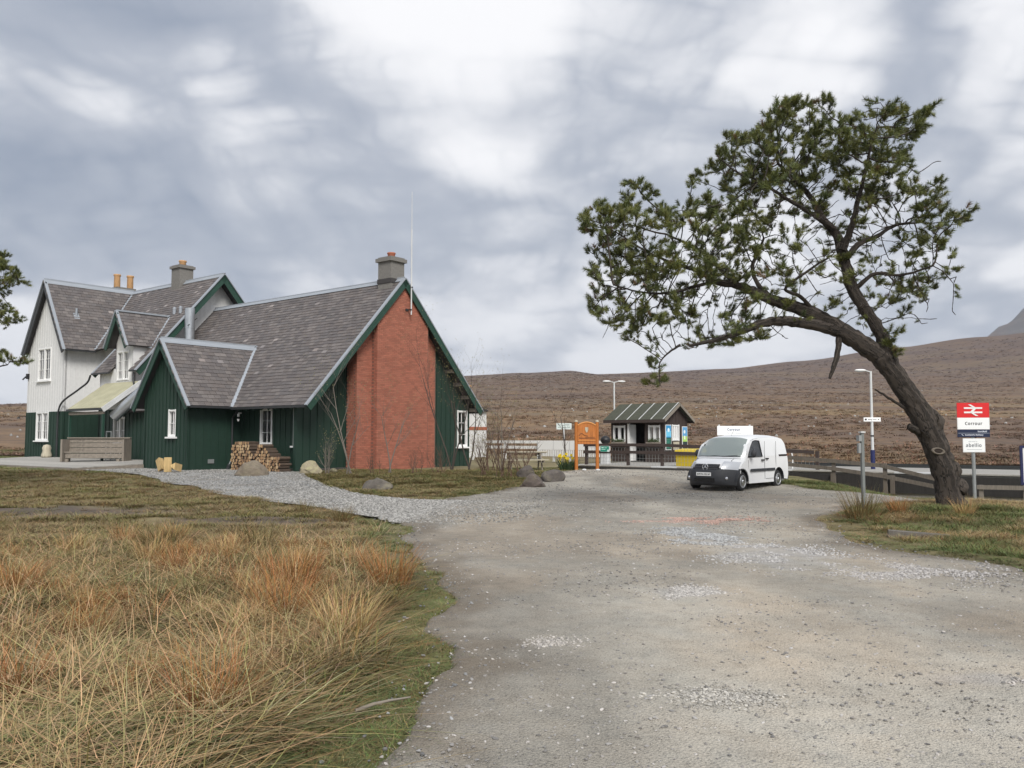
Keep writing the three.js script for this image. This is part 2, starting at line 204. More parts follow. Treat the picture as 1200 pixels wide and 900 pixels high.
sheet('gravel_track', 150, 440, (u, v) => { const d = -8 + 45.2 * Math.pow(v, 1.15); return [lerp(edgeL(d), edgeR(d), u), d]; }, (x, d) => {
  const a = fbm(x / 1.7, d / 2.6, 5, 0, 101), b = fbm(x / 0.5 + 4, d / 0.7, 4, 0, 102); let k = 0.30 + 0.16 * (a - 0.5) + 0.11 * (b - 0.5); const w = ss(0.5, 0.68, fbm(x / 2.4 + 8, d / 3.4, 4, 0, 103));
  let r = k * lerp(1.14, 1.19, w), g = k * lerp(1.07, 1.05, w), bl = k * lerp(0.93, 0.86, w);
  const worn = ss(0.2, 0.85, Math.exp(-((x - lerp(2.6, 3.6, d / 30)) ** 2) / 5)); r *= lerp(0.86, 1.04, worn * ss(0.3, 0.6, a)); g *= lerp(0.86, 1.04, worn * ss(0.3, 0.6, a)); bl *= lerp(0.86, 1.04, worn * ss(0.3, 0.6, a));
  const side = Math.min(x - edgeL(d), edgeR(d) - x), m = ss(0.75, 0.0, side + (b - 0.5) * 1.0); r = lerp(r, 0.15, m * 0.75); g = lerp(g, 0.125, m * 0.75); bl = lerp(bl, 0.095, m * 0.75);
  const [p, q] = patchAt(x, d); if (q) { const z = ss(0.35, 0.7, p * (0.6 + 0.8 * b)); r = lerp(r, 0.33 * q[4], z * 0.5); g = lerp(g, 0.33 * q[5], z * 0.5); bl = lerp(bl, 0.33 * q[6], z * 0.5); }
  return [r * 1.15, g * 1.13, bl * 1.1];
}, 2.2, gravelMat);
sheet('gravel_path', 160, 44, (u, v) => pathPt(u, v), (x, d) => { const a = fbm(x / 1.2, d / 1.2, 5, 0, 105), k = 0.30 + 0.22 * (a - 0.5), so = ss(0.56, 0.68, fbm(x / 0.9 + 5, d / 0.9, 4, 0, 107)); return [lerp(k, 0.22, so * 0.6), lerp(k, 0.195, so * 0.6), lerp(k * 0.98, 0.16, so * 0.6)]; }, 1.3, gravelMat);

{ // stones lying on the track and the path
  const R = rng(77), list = [[], [], []], geos = [0, 1, 2].map(k => { const g = new THREE.IcosahedronGeometry(1, k === 2 ? 1 : 0); const p = g.attributes.position; for (let i = 0; i < p.count; i++) { const x = p.getX(i), y = p.getY(i), z = p.getZ(i), q = 0.75 + 0.5 * hash(Math.round(x * 50), Math.round(y * 50) + 91 * Math.round(z * 50), k); p.setXYZ(i, x * q * 1.15, y * q * 0.6, z * q * 0.9); } g.computeVertexNormals(); return g; });
  const put = (x, d, s, c, up = 0.012) => list[Math.floor(R() * 3)].push([place(x, base(x, d) + up + s * 0.25, -d, R() * 6.3, s, s, (R() - 0.5) * 0.7, (R() - 0.5) * 0.7), c]);
  const tone = (k = 1, w = 0) => { const v = (0.16 + 0.42 * R() * R() + 0.06 * R()) * k, h = (R() - 0.45) * 0.05 + w; return C(v * (1 + h), v, v * (1 - h)); };
  for (let i = 0; i < 62000; i++) { const d = 3.4 + 33 * Math.pow(R(), 1.9), x = lerp(edgeL(d), edgeR(d), R()); if (x > d * 0.68 + 1 || fbm(x / 1.3, d / 1.6, 3, 0, 106) + 0.25 * R() < 0.5) continue; put(x, d, (0.0022 + 0.0105 * Math.pow(R(), 5)) * (1 + d / 30), tone(1, 0.05)); }
  for (const q of PATCH) { const n = Math.min(5200, 2600 * q[2] * q[3] * 4.2 * q[7]) * (q[1] > 10 ? 0.8 : 1.6); for (let i = 0; i < n; i++) { const a = R() * 6.283, r = Math.sqrt(-Math.log(1 - R() * 0.97)) * 0.75, x = q[0] + Math.cos(a) * r * q[2], d = q[1] + Math.sin(a) * r * q[3]; if (fbm(x * 2.6, d * 2.6, 3, 0, 110) < 0.36 + 0.12 * r + 0.1 * R()) continue; const v = 0.23 + 0.32 * R(); put(x, d, 0.005 + 0.012 * R() * R() + (d > 10 ? 0.005 : 0), C(v * q[4] * 1.03, v * q[5], v * q[6] * 0.96)); } }
  for (let i = 0; i < 26000; i++) { const t = R() ** 1.3, v = R(), [x, d] = pathPt(t, v); if (inHouse(x, d, 0.05)) continue; const k = 0.15 + 0.32 * R(); put(x, d, 0.014 + 0.024 * R() * R(), C(k * 1.01, k * 0.985, k * 0.93)); }
  for (let i = 0; i < 3200; i++) { const t = R(), [px, pd] = pathPt(0, t), r = Math.pow(R(), 2.2) * 2.6, x = px + r * 0.9 + (R() - 0.5) * 0.4, d = pd - r * (R() - 0.45) * 0.8; const k = 0.15 + 0.32 * R(); put(x, d, 0.012 + 0.018 * R() * R(), C(k * 1.01, k * 0.985, k * 0.93)); }
  for (let i = 0; i < 700; i++) { const d = 4 + 20 * R(), s = R() < 0.5, x = s ? edgeL(d) - 0.25 + 0.5 * R() : edgeR(d) + 0.3 - 0.7 * R(); put(x, d, 0.005 + 0.016 * R() ** 3, tone(0.8)); }
  const sm = std(0xffffff, 0.95, { map: T.speckle }); list.forEach((l, k) => copies('loose_stones', geos[k], sm, l));
}

// ---------------------------------------------------------------- the station house
const house = thing('station_house', 'green and white timber station house with slate roofs and a red brick chimney gable', 'house', [HX, 0.3, HZ], TURN);
const FACE = { front: (o) => basis(V(1, 0, 0), V(0, 1, 0), V(0, 0, 1), o), west: (o) => basis(V(0, 0, 1), V(0, 1, 0), V(-1, 0, 0), o), east: (o) => basis(V(0, 0, -1), V(0, 1, 0), V(1, 0, 0), o), back: (o) => basis(V(-1, 0, 0), V(0, 1, 0), V(0, 0, -1), o) };
const unit = new THREE.BoxGeometry(1, 1, 1);
function spans(P, s) { const ys = []; for (let i = 0; i < P.length; i++) { const [a, b] = [P[i], P[(i + 1) % P.length]]; if ((a[0] <= s) !== (b[0] <= s)) ys.push(a[1] + (b[1] - a[1]) * (s - a[0]) / (b[0] - a[0])); } return ys.sort((p, q) => p - q); }
// a boarded wall: outline P and window openings in the wall's own plane, cover strips one by one
function wall(parent, name, mat, face, o, P, holes = [], step = 0.33, thick = 0.14, strip = 0.045) {
  const s = new THREE.Shape(P.map(p => new THREE.Vector2(...p))); for (const [x0, y0, x1, y1] of holes) s.holes.push(new THREE.Path([V(x0, y0), V(x0, y1), V(x1, y1), V(x1, y0)].map(p => new THREE.Vector2(p.x, p.y))));
  const m = FACE[face](o), g = new THREE.ExtrudeGeometry(s, { depth: thick, bevelEnabled: false }); g.translate(0, 0, -thick); const w = mesh(name, g.applyMatrix4(m), mat, parent);
  if (step) {
    const x0 = Math.min(...P.map(p => p[0])), x1 = Math.max(...P.map(p => p[0])), n = Math.max(2, Math.round((x1 - x0) / step));
    for (let i = 0; i <= n; i++) {
      const x = lerp(x0 + 0.03, x1 - 0.03, i / n); let ys = spans(P, x), seg = []; for (let k = 0; k + 1 < ys.length; k += 2) seg.push([ys[k], ys[k + 1]]);
      for (const [a, b, c, d] of holes) if (x > a - 0.04 && x < c + 0.04) seg = seg.flatMap(([p, q]) => [[p, Math.min(q, b - 0.06)], [Math.max(p, d + 0.04), q]]).filter(([p, q]) => q - p > 0.08);
      for (const [p, q] of seg) { const bt = mesh('batten', unit, mat, w); bt.applyMatrix4(m.clone().multiply(new THREE.Matrix4().makeTranslation(x, (p + q) / 2, mat === M.white ? 0 : 0.012).multiply(new THREE.Matrix4().makeScale(strip, q - p - 0.004, mat === M.white ? 0.034 - 0.014 : 0.03)))); }
    }
  }
  return w;
}
function window_(parent, face, o, x0, y0, x1, y1, { cols = 2, rows = 3, lights = 1, curtain = 0, sill = true, bar = 0.022 } = {}) {
  const m = FACE[face](o), gs = [], f = 0.065, W = x1 - x0, H = y1 - y0, b = (w, h, x, y, d = 0.07, z = -0.035) => gs.push(box(w, h, d, x, y, z));
  b(f, H + 0.1, x0 + f / 2 - 0.03, y0 + H / 2, 0.12, -0.02); b(f, H + 0.1, x1 - f / 2 + 0.03, y0 + H / 2, 0.12, -0.02); b(W - 0.07, f, x0 + W / 2, y1 - f / 2 + 0.03, 0.118, -0.021); b(W - 0.07, f, x0 + W / 2, y0 + f / 2 - 0.03, 0.118, -0.021);
  const lw = W / lights;
  for (let k = 0; k < lights; k++) { const a = x0 + k * lw; if (k) b(0.13, H - 0.07, a, y0 + H / 2, 0.11, -0.025); for (let c = 1; c < cols; c++) b(bar, H - 0.08, a + lw * c / cols, y0 + H / 2, 0.035, -0.04); for (let r = 1; r < rows; r++) b(lw - 0.1, bar, a + lw / 2, y0 + H * r / rows, 0.033, -0.04); b(lw - 0.1, 0.045, a + lw / 2, y0 + 0.055, 0.05, -0.045); b(lw - 0.1, 0.04, a + lw / 2, y1 - 0.055, 0.05, -0.045); }
  const w = mesh('window', join(gs).applyMatrix4(m), M.whitePaint, parent);
  mesh('pane', new THREE.PlaneGeometry(W - 0.06, H - 0.06).translate(x0 + W / 2, y0 + H / 2, -0.045).applyMatrix4(m), M.glass, w);
  if (curtain) for (let k = 0; k < lights; k++) for (const q of [-1, 1]) { if (curtain === 1 && q === 1) continue; const g = new THREE.PlaneGeometry(lw * 0.34, H - 0.1, 14, 1), p = g.attributes.position; for (let i = 0; i < p.count; i++) p.setZ(i, 0.025 * Math.sin(p.getX(i) * 60)); g.computeVertexNormals(); mesh('curtain', g.translate(x0 + lw * (k + 0.5) + q * lw * 0.3, y0 + H / 2, -0.13).applyMatrix4(m), M.curtain, w); }
  if (sill) mesh('sill', box(W + 0.22, 0.07, 0.17, x0 + W / 2, y0 - 0.065, 0.045).applyMatrix4(m), M.whitePaint, w);
  return w;
}
// slates in courses over a roof plane: o a corner at the eave, ex along, ey up the slope, P the outline in that plane
const slateMats = [C(0.138, 0.122, 0.118), C(0.156, 0.138, 0.132), C(0.122, 0.108, 0.106), C(0.178, 0.158, 0.15), C(0.148, 0.128, 0.12), C(0.132, 0.12, 0.118)].map(c => std(c, 0.72, { map: T.speckle }));
const slateMix = std(0xffffff, 0.72, { map: T.speckle, vertexColors: true });
const slateGeo = metreUV(box(0.29, 0.022, 0.25), 3);
let singleSlates = 0;
function slates(parent, name, o, ex, ey, P, seed, singles = null) {
  const ez = ex.clone().cross(ey).normalize(), R = rng(seed), s = new THREE.Shape(P.map(p => new THREE.Vector2(...p)));
  const g = new THREE.ExtrudeGeometry(s, { depth: 0.09, bevelEnabled: false }); g.translate(0, 0, -0.1); const plate = mesh(name, g.applyMatrix4(basis(ex, ey, ez, o)), M.slateBase, parent);
  if (seed % 10 === 2) return plate;               // slopes turned away from the track: bare decking
  const y1 = Math.max(...P.map(p => p[1])), x0 = Math.min(...P.map(p => p[0])), x1 = Math.max(...P.map(p => p[0])), parts = [];
  for (let j = 0; j * 0.205 < y1 - 0.02; j++) for (let i = -1; i * 0.3 + x0 < x1 + 0.3; i++) {
    const x = x0 + (i + (j % 2) * 0.5) * 0.3, y = j * 0.205 + 0.1; if (!inPoly(P, x, y)) continue;
    const m = basis(ex, ey, ez, o).multiply(new THREE.Matrix4().makeTranslation(x + (R() - 0.5) * 0.012, y + (R() - 0.5) * 0.016, 0.012 + R() * 0.006)).multiply(new THREE.Matrix4().makeRotationX(-0.085 + Math.PI / 2 + (R() - 0.5) * 0.025)).multiply(new THREE.Matrix4().makeRotationZ((R() - 0.5) * 0.03));
    const pick = Math.floor(R() * slateMats.length), light = R();
    if (singles && singleSlates < 300 && singles(x, y)) { singleSlates++; const q = mesh('slate', slateGeo, slateMats[pick], plate); q.applyMatrix4(m); }
    else { const c = slateMats[pick].color, k = light > 0.985 ? 1.9 : 0.88 + 0.3 * R(); parts.push(paint(slateGeo.clone().applyMatrix4(m), c.r * k, c.g * k, c.b * k)); }
  }
  if (parts.length) stuff(mesh('slate_courses', join(parts), slateMix, plate)); return plate;
}
const SL = 1.083, nrm = (x, y, z) => V(x, y, z).normalize();
{
  const H = house;
  // --- the green wing: gable to the track, ridge along z
  const eave = x => 2.64 + SL * (x + 0.35), top = x => Math.min(eave(x), eave(9.84 - x)) - 0.13;
  wall(H, 'gable_wall', M.green, 'front', V(0, 0, -0.7), [[0, -0.5], [2.9, -0.5], [2.9, top(2.9)], [0, top(0)]], [], 0.36);
  wall(H, 'gable_wall', M.green, 'front', V(0, 0, -0.1), [[7.2, -0.5], [9.84, -0.5], [9.84, top(9.84)], [7.2, top(7.2)]], [[9.0, 0.95, 9.66, 2.62]], 0.33);
  window_(H, 'front', V(0, 0, -0.1), 9.0, 0.95, 9.66, 2.62, { cols: 2, rows: 3 });
  wall(H, 'gable_wall', M.green, 'front', V(0, 0, -0.72), [[2.8, -0.5], [7.4, -0.5], [7.4, top(7.4)], [4.92, top(4.92)], [2.8, top(2.8)]], [], 0);
  wall(H, 'side_wall', M.green, 'west', V(0.45, 0, 0), [[-5.2, -0.5], [-0.85, -0.5], [-0.85, 3.3], [-5.2, 3.3]], [[-3.62, 1.08, -2.86, 2.56], [-1.36, 1.05, -1.0, 2.56]], 0.36); wall(H, 'side_wall', M.green, 'west', V(0, 0, 0), [[-14.2, -0.5], [-8.3, -0.5], [-8.3, 2.85], [-14.2, 2.85]], [], 0.36);
  window_(H, 'west', V(0.45, 0, 0), -3.62, 1.08, -2.86, 2.56, { rows: 3 }); window_(H, 'west', V(0.45, 0, 0), -1.36, 1.05, -1.0, 2.56, { cols: 1, rows: 3 });
  wall(H, 'side_wall', M.green, 'east', V(9.84, 0, 0), [[0.102, -0.5], [14.2, -0.5], [14.2, 2.85], [0.102, 2.85]], [], 0.36);
  const up = nrm(1, SL, 0), len = Math.hypot(5.27, 5.27 * SL), ax = V(0, 0, 1);
  // roof plane facing west, from the far end to the verge; the small wing cuts into it
  const zc = -6.78, cut = Math.hypot(2.7, 2.7 * SL);
  slates(H, 'roof', V(-0.35, 2.64, 0), nrm(0, 0, 1), up, [[-14.2, 0], [zc - 2.2, 0], [zc, cut], [zc + 2.2, 0], [0.42, 0], [0.42, len], [-14.2, len]], 11, (x, y) => x > -4.4 && y < 2.3);
  slates(H, 'roof', V(10.19, 2.64, 0), nrm(0, 0, -1), nrm(-1, SL, 0), [[-0.42, 0], [14.2, 0], [14.2, len], [-0.42, len]], 12);
  mesh('ridge_flashing', join([beam(V(4.92, 8.39, 0.4), V(4.92, 8.39, -14.2), 0.1, 0.1), beam(V(4.84, 8.34, 0.4), V(4.84, 8.34, -14.2), 0.3, 0.02, nrm(-SL, 1, 0)), beam(V(5.0, 8.34, 0.4), V(5.0, 8.34, -14.2), 0.3, 0.02, nrm(SL, 1, 0))]), M.lead, H);
  for (const s of [-1, 1]) {   // barge boards, verge strips, purlin ends
    const a = V(4.92 + s * 5.3, 2.6, 0.45), b = V(4.92 + s * 0.02, 8.33, 0.45), n = nrm(s * SL, 1, 0);
    mesh('barge_board', beam(a.clone().addScaledVector(n, -0.13), b.clone().addScaledVector(n, -0.13), 0.06, 0.27, n), M.greenTrim, H);
    mesh('verge_strip', beam(a.clone().addScaledVector(n, 0.03).add(V(0, 0, -0.03)), b.clone().addScaledVector(n, 0.03).add(V(0, 0, -0.03)), 0.17, 0.05, n), M.lead, H);
    for (let k = 1; k <= 4; k++) { const x = 4.92 + s * (2.75 + k * 0.55), y = top(x) - 0.17; mesh('purlin_end', box(0.16, 0.16, 1.05, x, y, -0.14), M.oldWood, H); }
    mesh('gutter', beam(V(4.92 + s * 5.33, 2.58, 0.4), V(4.92 + s * 5.33, 2.58, s < 0 ? -4.5 : -14), 0.11, 0.09), M.darkMetal, H);
  }
  for (let k = 0; k < 8; k++) { const z = -0.6 - k * 0.5; mesh('rafter_end', box(0.34, 0.1, 0.06, -0.18, 2.6, z, 0, 0, 0.5), M.greenTrim, H); }
  // --- red brick stack on the gable, course by course
  const R = rng(5), bricks = [];
  const course = (x0, x1, z0, z1, y, odd) => { // one ring of bricks on front and both cheeks
    for (let x = x0 - (odd ? 0.1125 : 0); x < x1; x += 0.225) { const a = Math.max(x, x0) + 0.005, b = Math.min(x + 0.225, x1) - 0.005; if (b - a < 0.02) continue; const k = 0.9 + 0.36 * R(), w = (R() - 0.5) * 0.03; bricks.push(paint(box(b - a, 0.065, 0.1, (a + b) / 2, y, z1 - 0.05 + (R() - 0.5) * 0.006), (0.37 + w) * k, 0.136 * k, 0.088 * k)); }
    for (const s of [x0, x1]) for (let z = z0 + (odd ? 0.1 : 0); z < z1 - 0.12; z += 0.225) { const k = 0.9 + 0.36 * R(); bricks.push(paint(box(0.1, 0.065, Math.min(0.215, z1 - 0.105 - z), s + (s === x0 ? 0.05 : -0.05), y, z + 0.107), 0.37 * k, 0.136 * k, 0.088 * k)); }
  };
  const tw = x => Math.min(eave(x), eave(9.84 - x)) - 0.16; let odd = 0;
  for (let y = -0.3; y < 8.1; y += 0.075, odd ^= 1) {
    let a = 2.55, b = 7.35; while (a < 4.9 && tw(a) < y + 0.04) a += 0.05; b = Math.min(b, 9.84 - a); if (b - a > 0.15) course(a, b, -0.6, 0.02, y, odd);
    let c = 3.38, e = 6.5; while (c < 4.9 && tw(c) < y + 0.04) c += 0.05; e = Math.min(e, 9.84 - c); if (e - c > 0.15) course(c, e, 0.02, 0.36, y, odd);
  }
  const bs = stuff(mesh('brick_courses', join(bricks), std(0xffffff, 0.92, { vertexColors: true, map: T.speckle })));
  const mort = std(C(0.2, 0.1, 0.075), 0.95), stackShape = (x0, x1, z0, z1) => { const s = new THREE.Shape([[x0, -0.4], [x1, -0.4], [x1, tw(x1) - 0.03], [4.92, tw(4.92) - 0.05], [x0, tw(x0) - 0.03]].map(p => new THREE.Vector2(...p))), g = new THREE.ExtrudeGeometry(s, { depth: z1 - z0, bevelEnabled: false }); return g.translate(0, 0, z0); };
  const stack = mesh('brick_stack', join([stackShape(2.56, 7.34, -0.6, 0.012), stackShape(3.39, 6.49, 0.012, 0.352)]), mort, H); stack.add(bs);
  const ch = mesh('chimney', join([box(0.82, 1.4, 0.82, 4.92, 8.55, -0.45)]), M.render, H);
  mesh('chimney_cap', join([box(1.0, 0.16, 1.0, 4.92, 9.25, -0.45), box(0.84, 0.06, 0.84, 4.92, 9.36, -0.45)]), M.render, ch); mesh('chimney_pot', new THREE.LatheGeometry([[0.0, 9.36], [0.17, 9.36], [0.16, 9.55], [0.19, 9.57], [0.19, 9.63], [0.14, 9.63], [0.13, 9.45]].map(p => new THREE.Vector2(...p)), 16).translate(4.92, 0, -0.45), M.clayRed, ch); mesh('chimney_flashing', box(0.88, 0.2, 0.88, 4.92, 8.3, -0.45), M.slateBase, ch);
  const mast = mesh('aerial_mast', join([rod(V(5.2, 6.78, 0.55), V(5.2, 10.6, 0.55), 0.032, 0.03), rod(V(5.2, 10.6, 0.55), V(5.2, 12.3, 0.55), 0.018, 0.01)]), M.whiteDull, H); mesh('mast_bracket', join([box(0.05, 0.05, 0.3, 5.16, 7.0, 0.45), box(0.16, 0.1, 0.05, 5.1, 7.0, 0.37), box(0.05, 0.05, 0.25, 5.2, 8.0, 0.5)]), M.darkMetal, mast);
  // --- the small green cross wing
  const apexY = 5.56, S2 = (apexY - 2.68) / 2.2, e2 = z => apexY - S2 * Math.abs(z - zc) - 0.13;
  wall(H, 'wing_gable_wall', M.green, 'west', V(-2.08, 0, 0), [[-8.5, -0.4], [-5.06, -0.4], [-5.06, e2(-5.06)], [zc, e2(zc)], [-8.5, e2(-8.5)]], [[-6.5, 1.42, -5.98, 2.5]], 0.29);
  window_(H, 'west', V(-2.08, 0, 0), -6.5, 1.42, -5.98, 2.5, { rows: 2 });
  wall(H, 'wing_side_wall', M.green, 'front', V(0, 0, -5.06), [[-2.08, -0.4], [0.45, -0.4], [0.45, 2.9], [-2.08, 2.85]], [], 0.36); wall(H, 'wing_side_wall', M.green, 'back', V(0, 0, -8.5), [[0, -0.4], [2.08, -0.4], [2.08, 2.85], [0, 2.85]], [], 0);
  const l2 = Math.hypot(2.2, 2.88);
  slates(H, 'wing_roof', V(0, 2.68, zc + 2.2), nrm(1, 0, 0), nrm(0, 2.88, -2.2), [[-2.36, 0], [-0.31, 0], [2.35, l2], [-2.36, l2]], 21, () => true);
  slates(H, 'wing_roof', V(0, 2.68, zc - 2.2), nrm(-1, 0, 0), nrm(0, 2.88, 2.2), [[0.31, 0], [2.36, 0], [2.36, l2], [-2.35, l2]], 22, () => false);
  mesh('ridge_flashing', join([beam(V(-2.4, apexY + 0.04, zc), V(2.3, apexY + 0.04, zc), 0.09, 0.1), beam(V(-2.4, apexY - 0.06, zc + 0.1), V(2.2, apexY - 0.06, zc + 0.1), 0.3, 0.02, nrm(0, 2.2, 2.88)), beam(V(-2.4, apexY - 0.06, zc - 0.1), V(2.2, apexY - 0.06, zc - 0.1), 0.3, 0.02, nrm(0, 2.2, -2.88))]), M.lead, H);
  for (const s of [-1, 1]) {
    const a = V(-2.4, 2.62, zc + s * 2.24), b = V(-2.4, apexY - 0.02, zc + s * 0.01), n = nrm(0, 2.2, s * 2.88);
    mesh('barge_board', beam(a.clone().addScaledVector(n, -0.13), b.clone().addScaledVector(n, -0.13), 0.06, 0.25, n), M.greenTrim, H); mesh('verge_strip', beam(a.clone().addScaledVector(n, 0.03), b.clone().addScaledVector(n, 0.03), 0.15, 0.05, n), M.lead, H);
    mesh('valley_flashing', beam(V(-0.42, 2.66, zc + s * 2.27), V(2.38, 5.63, zc + s * 0.02), 0.36, 0.03, nrm(-0.62, 1.25, s * 0.75)), M.lead, H);
  }
  mesh('gutter', beam(V(-2.36, 2.62, zc + 2.26), V(-0.38, 2.62, zc + 2.26), 0.1, 0.08), M.darkMetal, H); mesh('downpipe', join([rod(V(-0.05, 2.58, -4.5), V(-0.09, 2.2, -4.9), 0.04), rod(V(-0.09, 2.2, -4.9), V(-0.09, -0.2, -4.9), 0.04)]), M.darkMetal, H);
  mesh('wall_lamp', join([cyl(0.05, 0.05, 0.12, -0.14, 2.25, -4.4), box(0.14, 0.04, 0.04, -0.07, 2.4, -4.4), cyl(0.03, 0.06, 0.1, -0.14, 2.05, -4.4)]), M.whitePaint, H); mesh('wall_vent', box(0.28, 0.17, 0.03, -1.0, 0.36, -5.035), M.galv, H);
  // --- the white two-storey block: ridge along z at 10.2 m, gable above the green wing
  const SB = 1.139, yB = x => 10.19 - SB * Math.abs(4.9 - x), zB = -14.2, base2 = 2.8;
  wall(H, 'upper_gable_wall', M.white, 'front', V(0, 0, zB), [[0.35, base2], [9.45, base2], [9.45, yB(9.45) - 0.12], [4.9, yB(4.9) - 0.12], [0.35, yB(0.35) - 0.12]], [], 0.3);
  const dz = -15.1, dS = 1.62, dy = z => 7.77 - dS * Math.abs(z - dz);      // the dormer stands on the wall head
  wall(H, 'upper_wall', M.white, 'west', V(0.35, 0, 0), [[-17.6, base2], [-14.2, base2], [-14.2, 4.9], [-14.25, 4.9], [-14.25, dy(-14.25) - 0.1], [dz, 7.65], [-15.95, dy(-15.95) - 0.1], [-15.95, 4.9], [-17.6, 4.9]], [[-15.78, 4.3, -14.62, 5.74]], 0.3);
  window_(H, 'west', V(0.35, 0, 0), -15.78, 4.3, -14.62, 5.74, { cols: 2, rows: 3, lights: 2, sill: false });
  wall(H, 'lower_wall', M.green, 'west', V(0.33, 0, 0), [[-17.6, -0.3], [-14.2, -0.3], [-14.2, base2], [-17.6, base2]], [[-15.95, 1.05, -14.7, 2.38]], 0.36); window_(H, 'west', V(0.33, 0, 0), -15.95, 1.05, -14.7, 2.38, { cols: 2, rows: 2, lights: 2, curtain: 2 });
  wall(H, 'upper_wall', M.white, 'back', V(0, 0, -17.6), [[-2.2, base2], [-0.35, base2], [-0.35, 4.8], [-2.2, 6.8]], [], 0.3); wall(H, 'lower_wall', M.green, 'back', V(0, 0, -17.6), [[-2.2, -0.3], [-0.33, -0.3], [-0.33, base2], [-2.2, base2]], [], 0.36);
  wall(H, 'upper_wall', M.white, 'west', V(2.2, 0, 0), [[-21, base2], [-17.6, base2], [-17.6, 6.9], [-21, 6.9]], [], 0.3); wall(H, 'lower_wall', M.green, 'west', V(2.18, 0, 0), [[-21, -0.3], [-17.6, -0.3], [-17.6, base2], [-21, base2]], [], 0.36);
  wall(H, 'back_wall', M.white, 'east', V(9.45, 0, 0), [[14.2, -0.3], [26, -0.3], [26, 4.9], [14.2, 4.9]], [], 0.3); wall(H, 'back_wall', M.white, 'back', V(0, 0, -26), [[-9.45, -0.3], [-0.35, -0.3], [-0.35, 4.9], [-4.9, 10], [-9.45, 4.9]], [], 0);
  const upB = nrm(1, SB, 0), lB = Math.hypot(4.8, 4.8 * SB), tB = x => Math.hypot(x - 0.1, (x - 0.1) * SB);
  // west slope: catslide over the landing, stopped by the tall gable's valley; dormer let in
  slates(H, 'upper_roof', V(0.1, yB(0.1), 0), nrm(0, 0, 1), upB, [[-17.9, 0], [-16.2, 0], [-16.2, tB(1.1)], [-15.1, tB(2.75)], [-14.0, tB(1.1)], [-14.0, 0], [-13.5, 0], [-13.5, lB], [-23, lB], [-20.45, tB(1.4)], [-17.9, tB(1.6)]], 31);
  slates(H, 'upper_roof', V(9.7, yB(9.7), 0), nrm(0, 0, -1), nrm(-1, SB, 0), [[13.5, 0], [26, 0], [26, lB], [13.5, lB]], 32, () => false);
  mesh('ridge_flashing', join([beam(V(4.9, 10.24, -13.5), V(4.9, 10.24, -26), 0.1, 0.1), beam(V(4.8, 10.15, -13.5), V(4.8, 10.15, -26), 0.3, 0.02, nrm(-SB, 1, 0))]), M.lead, H);
  for (const s of [-1, 1]) { const n = nrm(s * SB, 1, 0), a = V(4.9 + s * 4.85, yB(0.05), -13.45), b = V(4.9 + s * 0.02, 10.17, -13.45); mesh('barge_board', beam(a.clone().addScaledVector(n, -0.16), b.clone().addScaledVector(n, -0.16), 0.06, 0.3, n), M.greenTrim, H); mesh('verge_strip', beam(a.clone().addScaledVector(n, 0.03), b.clone().addScaledVector(n, 0.03), 0.2, 0.05, n), M.lead, H); }
  { const n = nrm(-SB, 1, 0); mesh('barge_board', beam(V(0.06, yB(0.06), -17.93).addScaledVector(n, -0.13), V(2.3, yB(2.3), -17.93).addScaledVector(n, -0.13), 0.06, 0.24, n), M.greenTrim, H); mesh('verge_strip', beam(V(0.06, yB(0.06), -17.9).addScaledVector(n, 0.03), V(2.3, yB(2.3), -17.9).addScaledVector(n, 0.03), 0.14, 0.05, n), M.lead, H); }
  mesh('gutter', beam(V(0.04, 4.68, -13.5), V(0.04, 4.68, -14.0), 0.1, 0.08), M.darkMetal, H); mesh('gutter', beam(V(0.04, 4.68, -16.05), V(0.04, 4.68, -17.9), 0.1, 0.08), M.darkMetal, H);
  // dormer
  slates(H, 'dormer_roof', V(0, dy(dz + 1.1), dz + 1.1), nrm(1, 0, 0), nrm(0, dS, -1), [[-0.12, 0], [1.25, 0], [2.72, Math.hypot(1.1, 1.1 * dS)], [-0.12, Math.hypot(1.1, 1.1 * dS)]], 41);
  slates(H, 'dormer_roof', V(0, dy(dz - 1.1), dz - 1.1), nrm(-1, 0, 0), nrm(0, dS, 1), [[-1.25, 0], [0.12, 0], [0.12, Math.hypot(1.1, 1.1 * dS)], [-2.72, Math.hypot(1.1, 1.1 * dS)]], 42, () => false);
  for (const s of [-1, 1]) { mesh('dormer_cheek', box(1.4, 1.5, 0.08, 1.05, 5.5, dz + s * 0.82), M.white, H); const n = nrm(0, 1, s * dS), a = V(-0.15, dy(dz + 1.14), dz + s * 1.14), b = V(-0.15, 7.76, dz + s * 0.01); mesh('barge_board', beam(a.clone().addScaledVector(n, -0.13), b.clone().addScaledVector(n, -0.13), 0.05, 0.22, n), M.greenTrim, H); mesh('verge_strip', beam(a.clone().addScaledVector(n, 0.03), b.clone().addScaledVector(n, 0.03), 0.13, 0.05, n), M.lead, H); mesh('valley_flashing', beam(V(1.1, yB(1.1) + 0.05, dz + s * 1.16), V(2.8, yB(2.8) + 0.05, dz), 0.34, 0.03, nrm(-0.7, 1.2, s * 0.75)), M.lead, H); }
  mesh('ridge_flashing', beam(V(-0.15, 7.8, dz), V(2.75, 7.8, dz), 0.13, 0.08), M.lead, H);
  for (const z of [-14.3, -14.9]) mesh('roof_vent', join([cyl(0.09, 0.09, 0.3, 2.9, yB(2.9), z), new THREE.SphereGeometry(0.1, 10, 6).translate(2.9, yB(2.9) + 0.3, z)]), M.lead, H);
  // --- the tall white gable on the deck
  const zA = -23, SA = (10.24 - 6.2) / 2.57, yA = z => 10.24 - SA * Math.abs(z - zA);
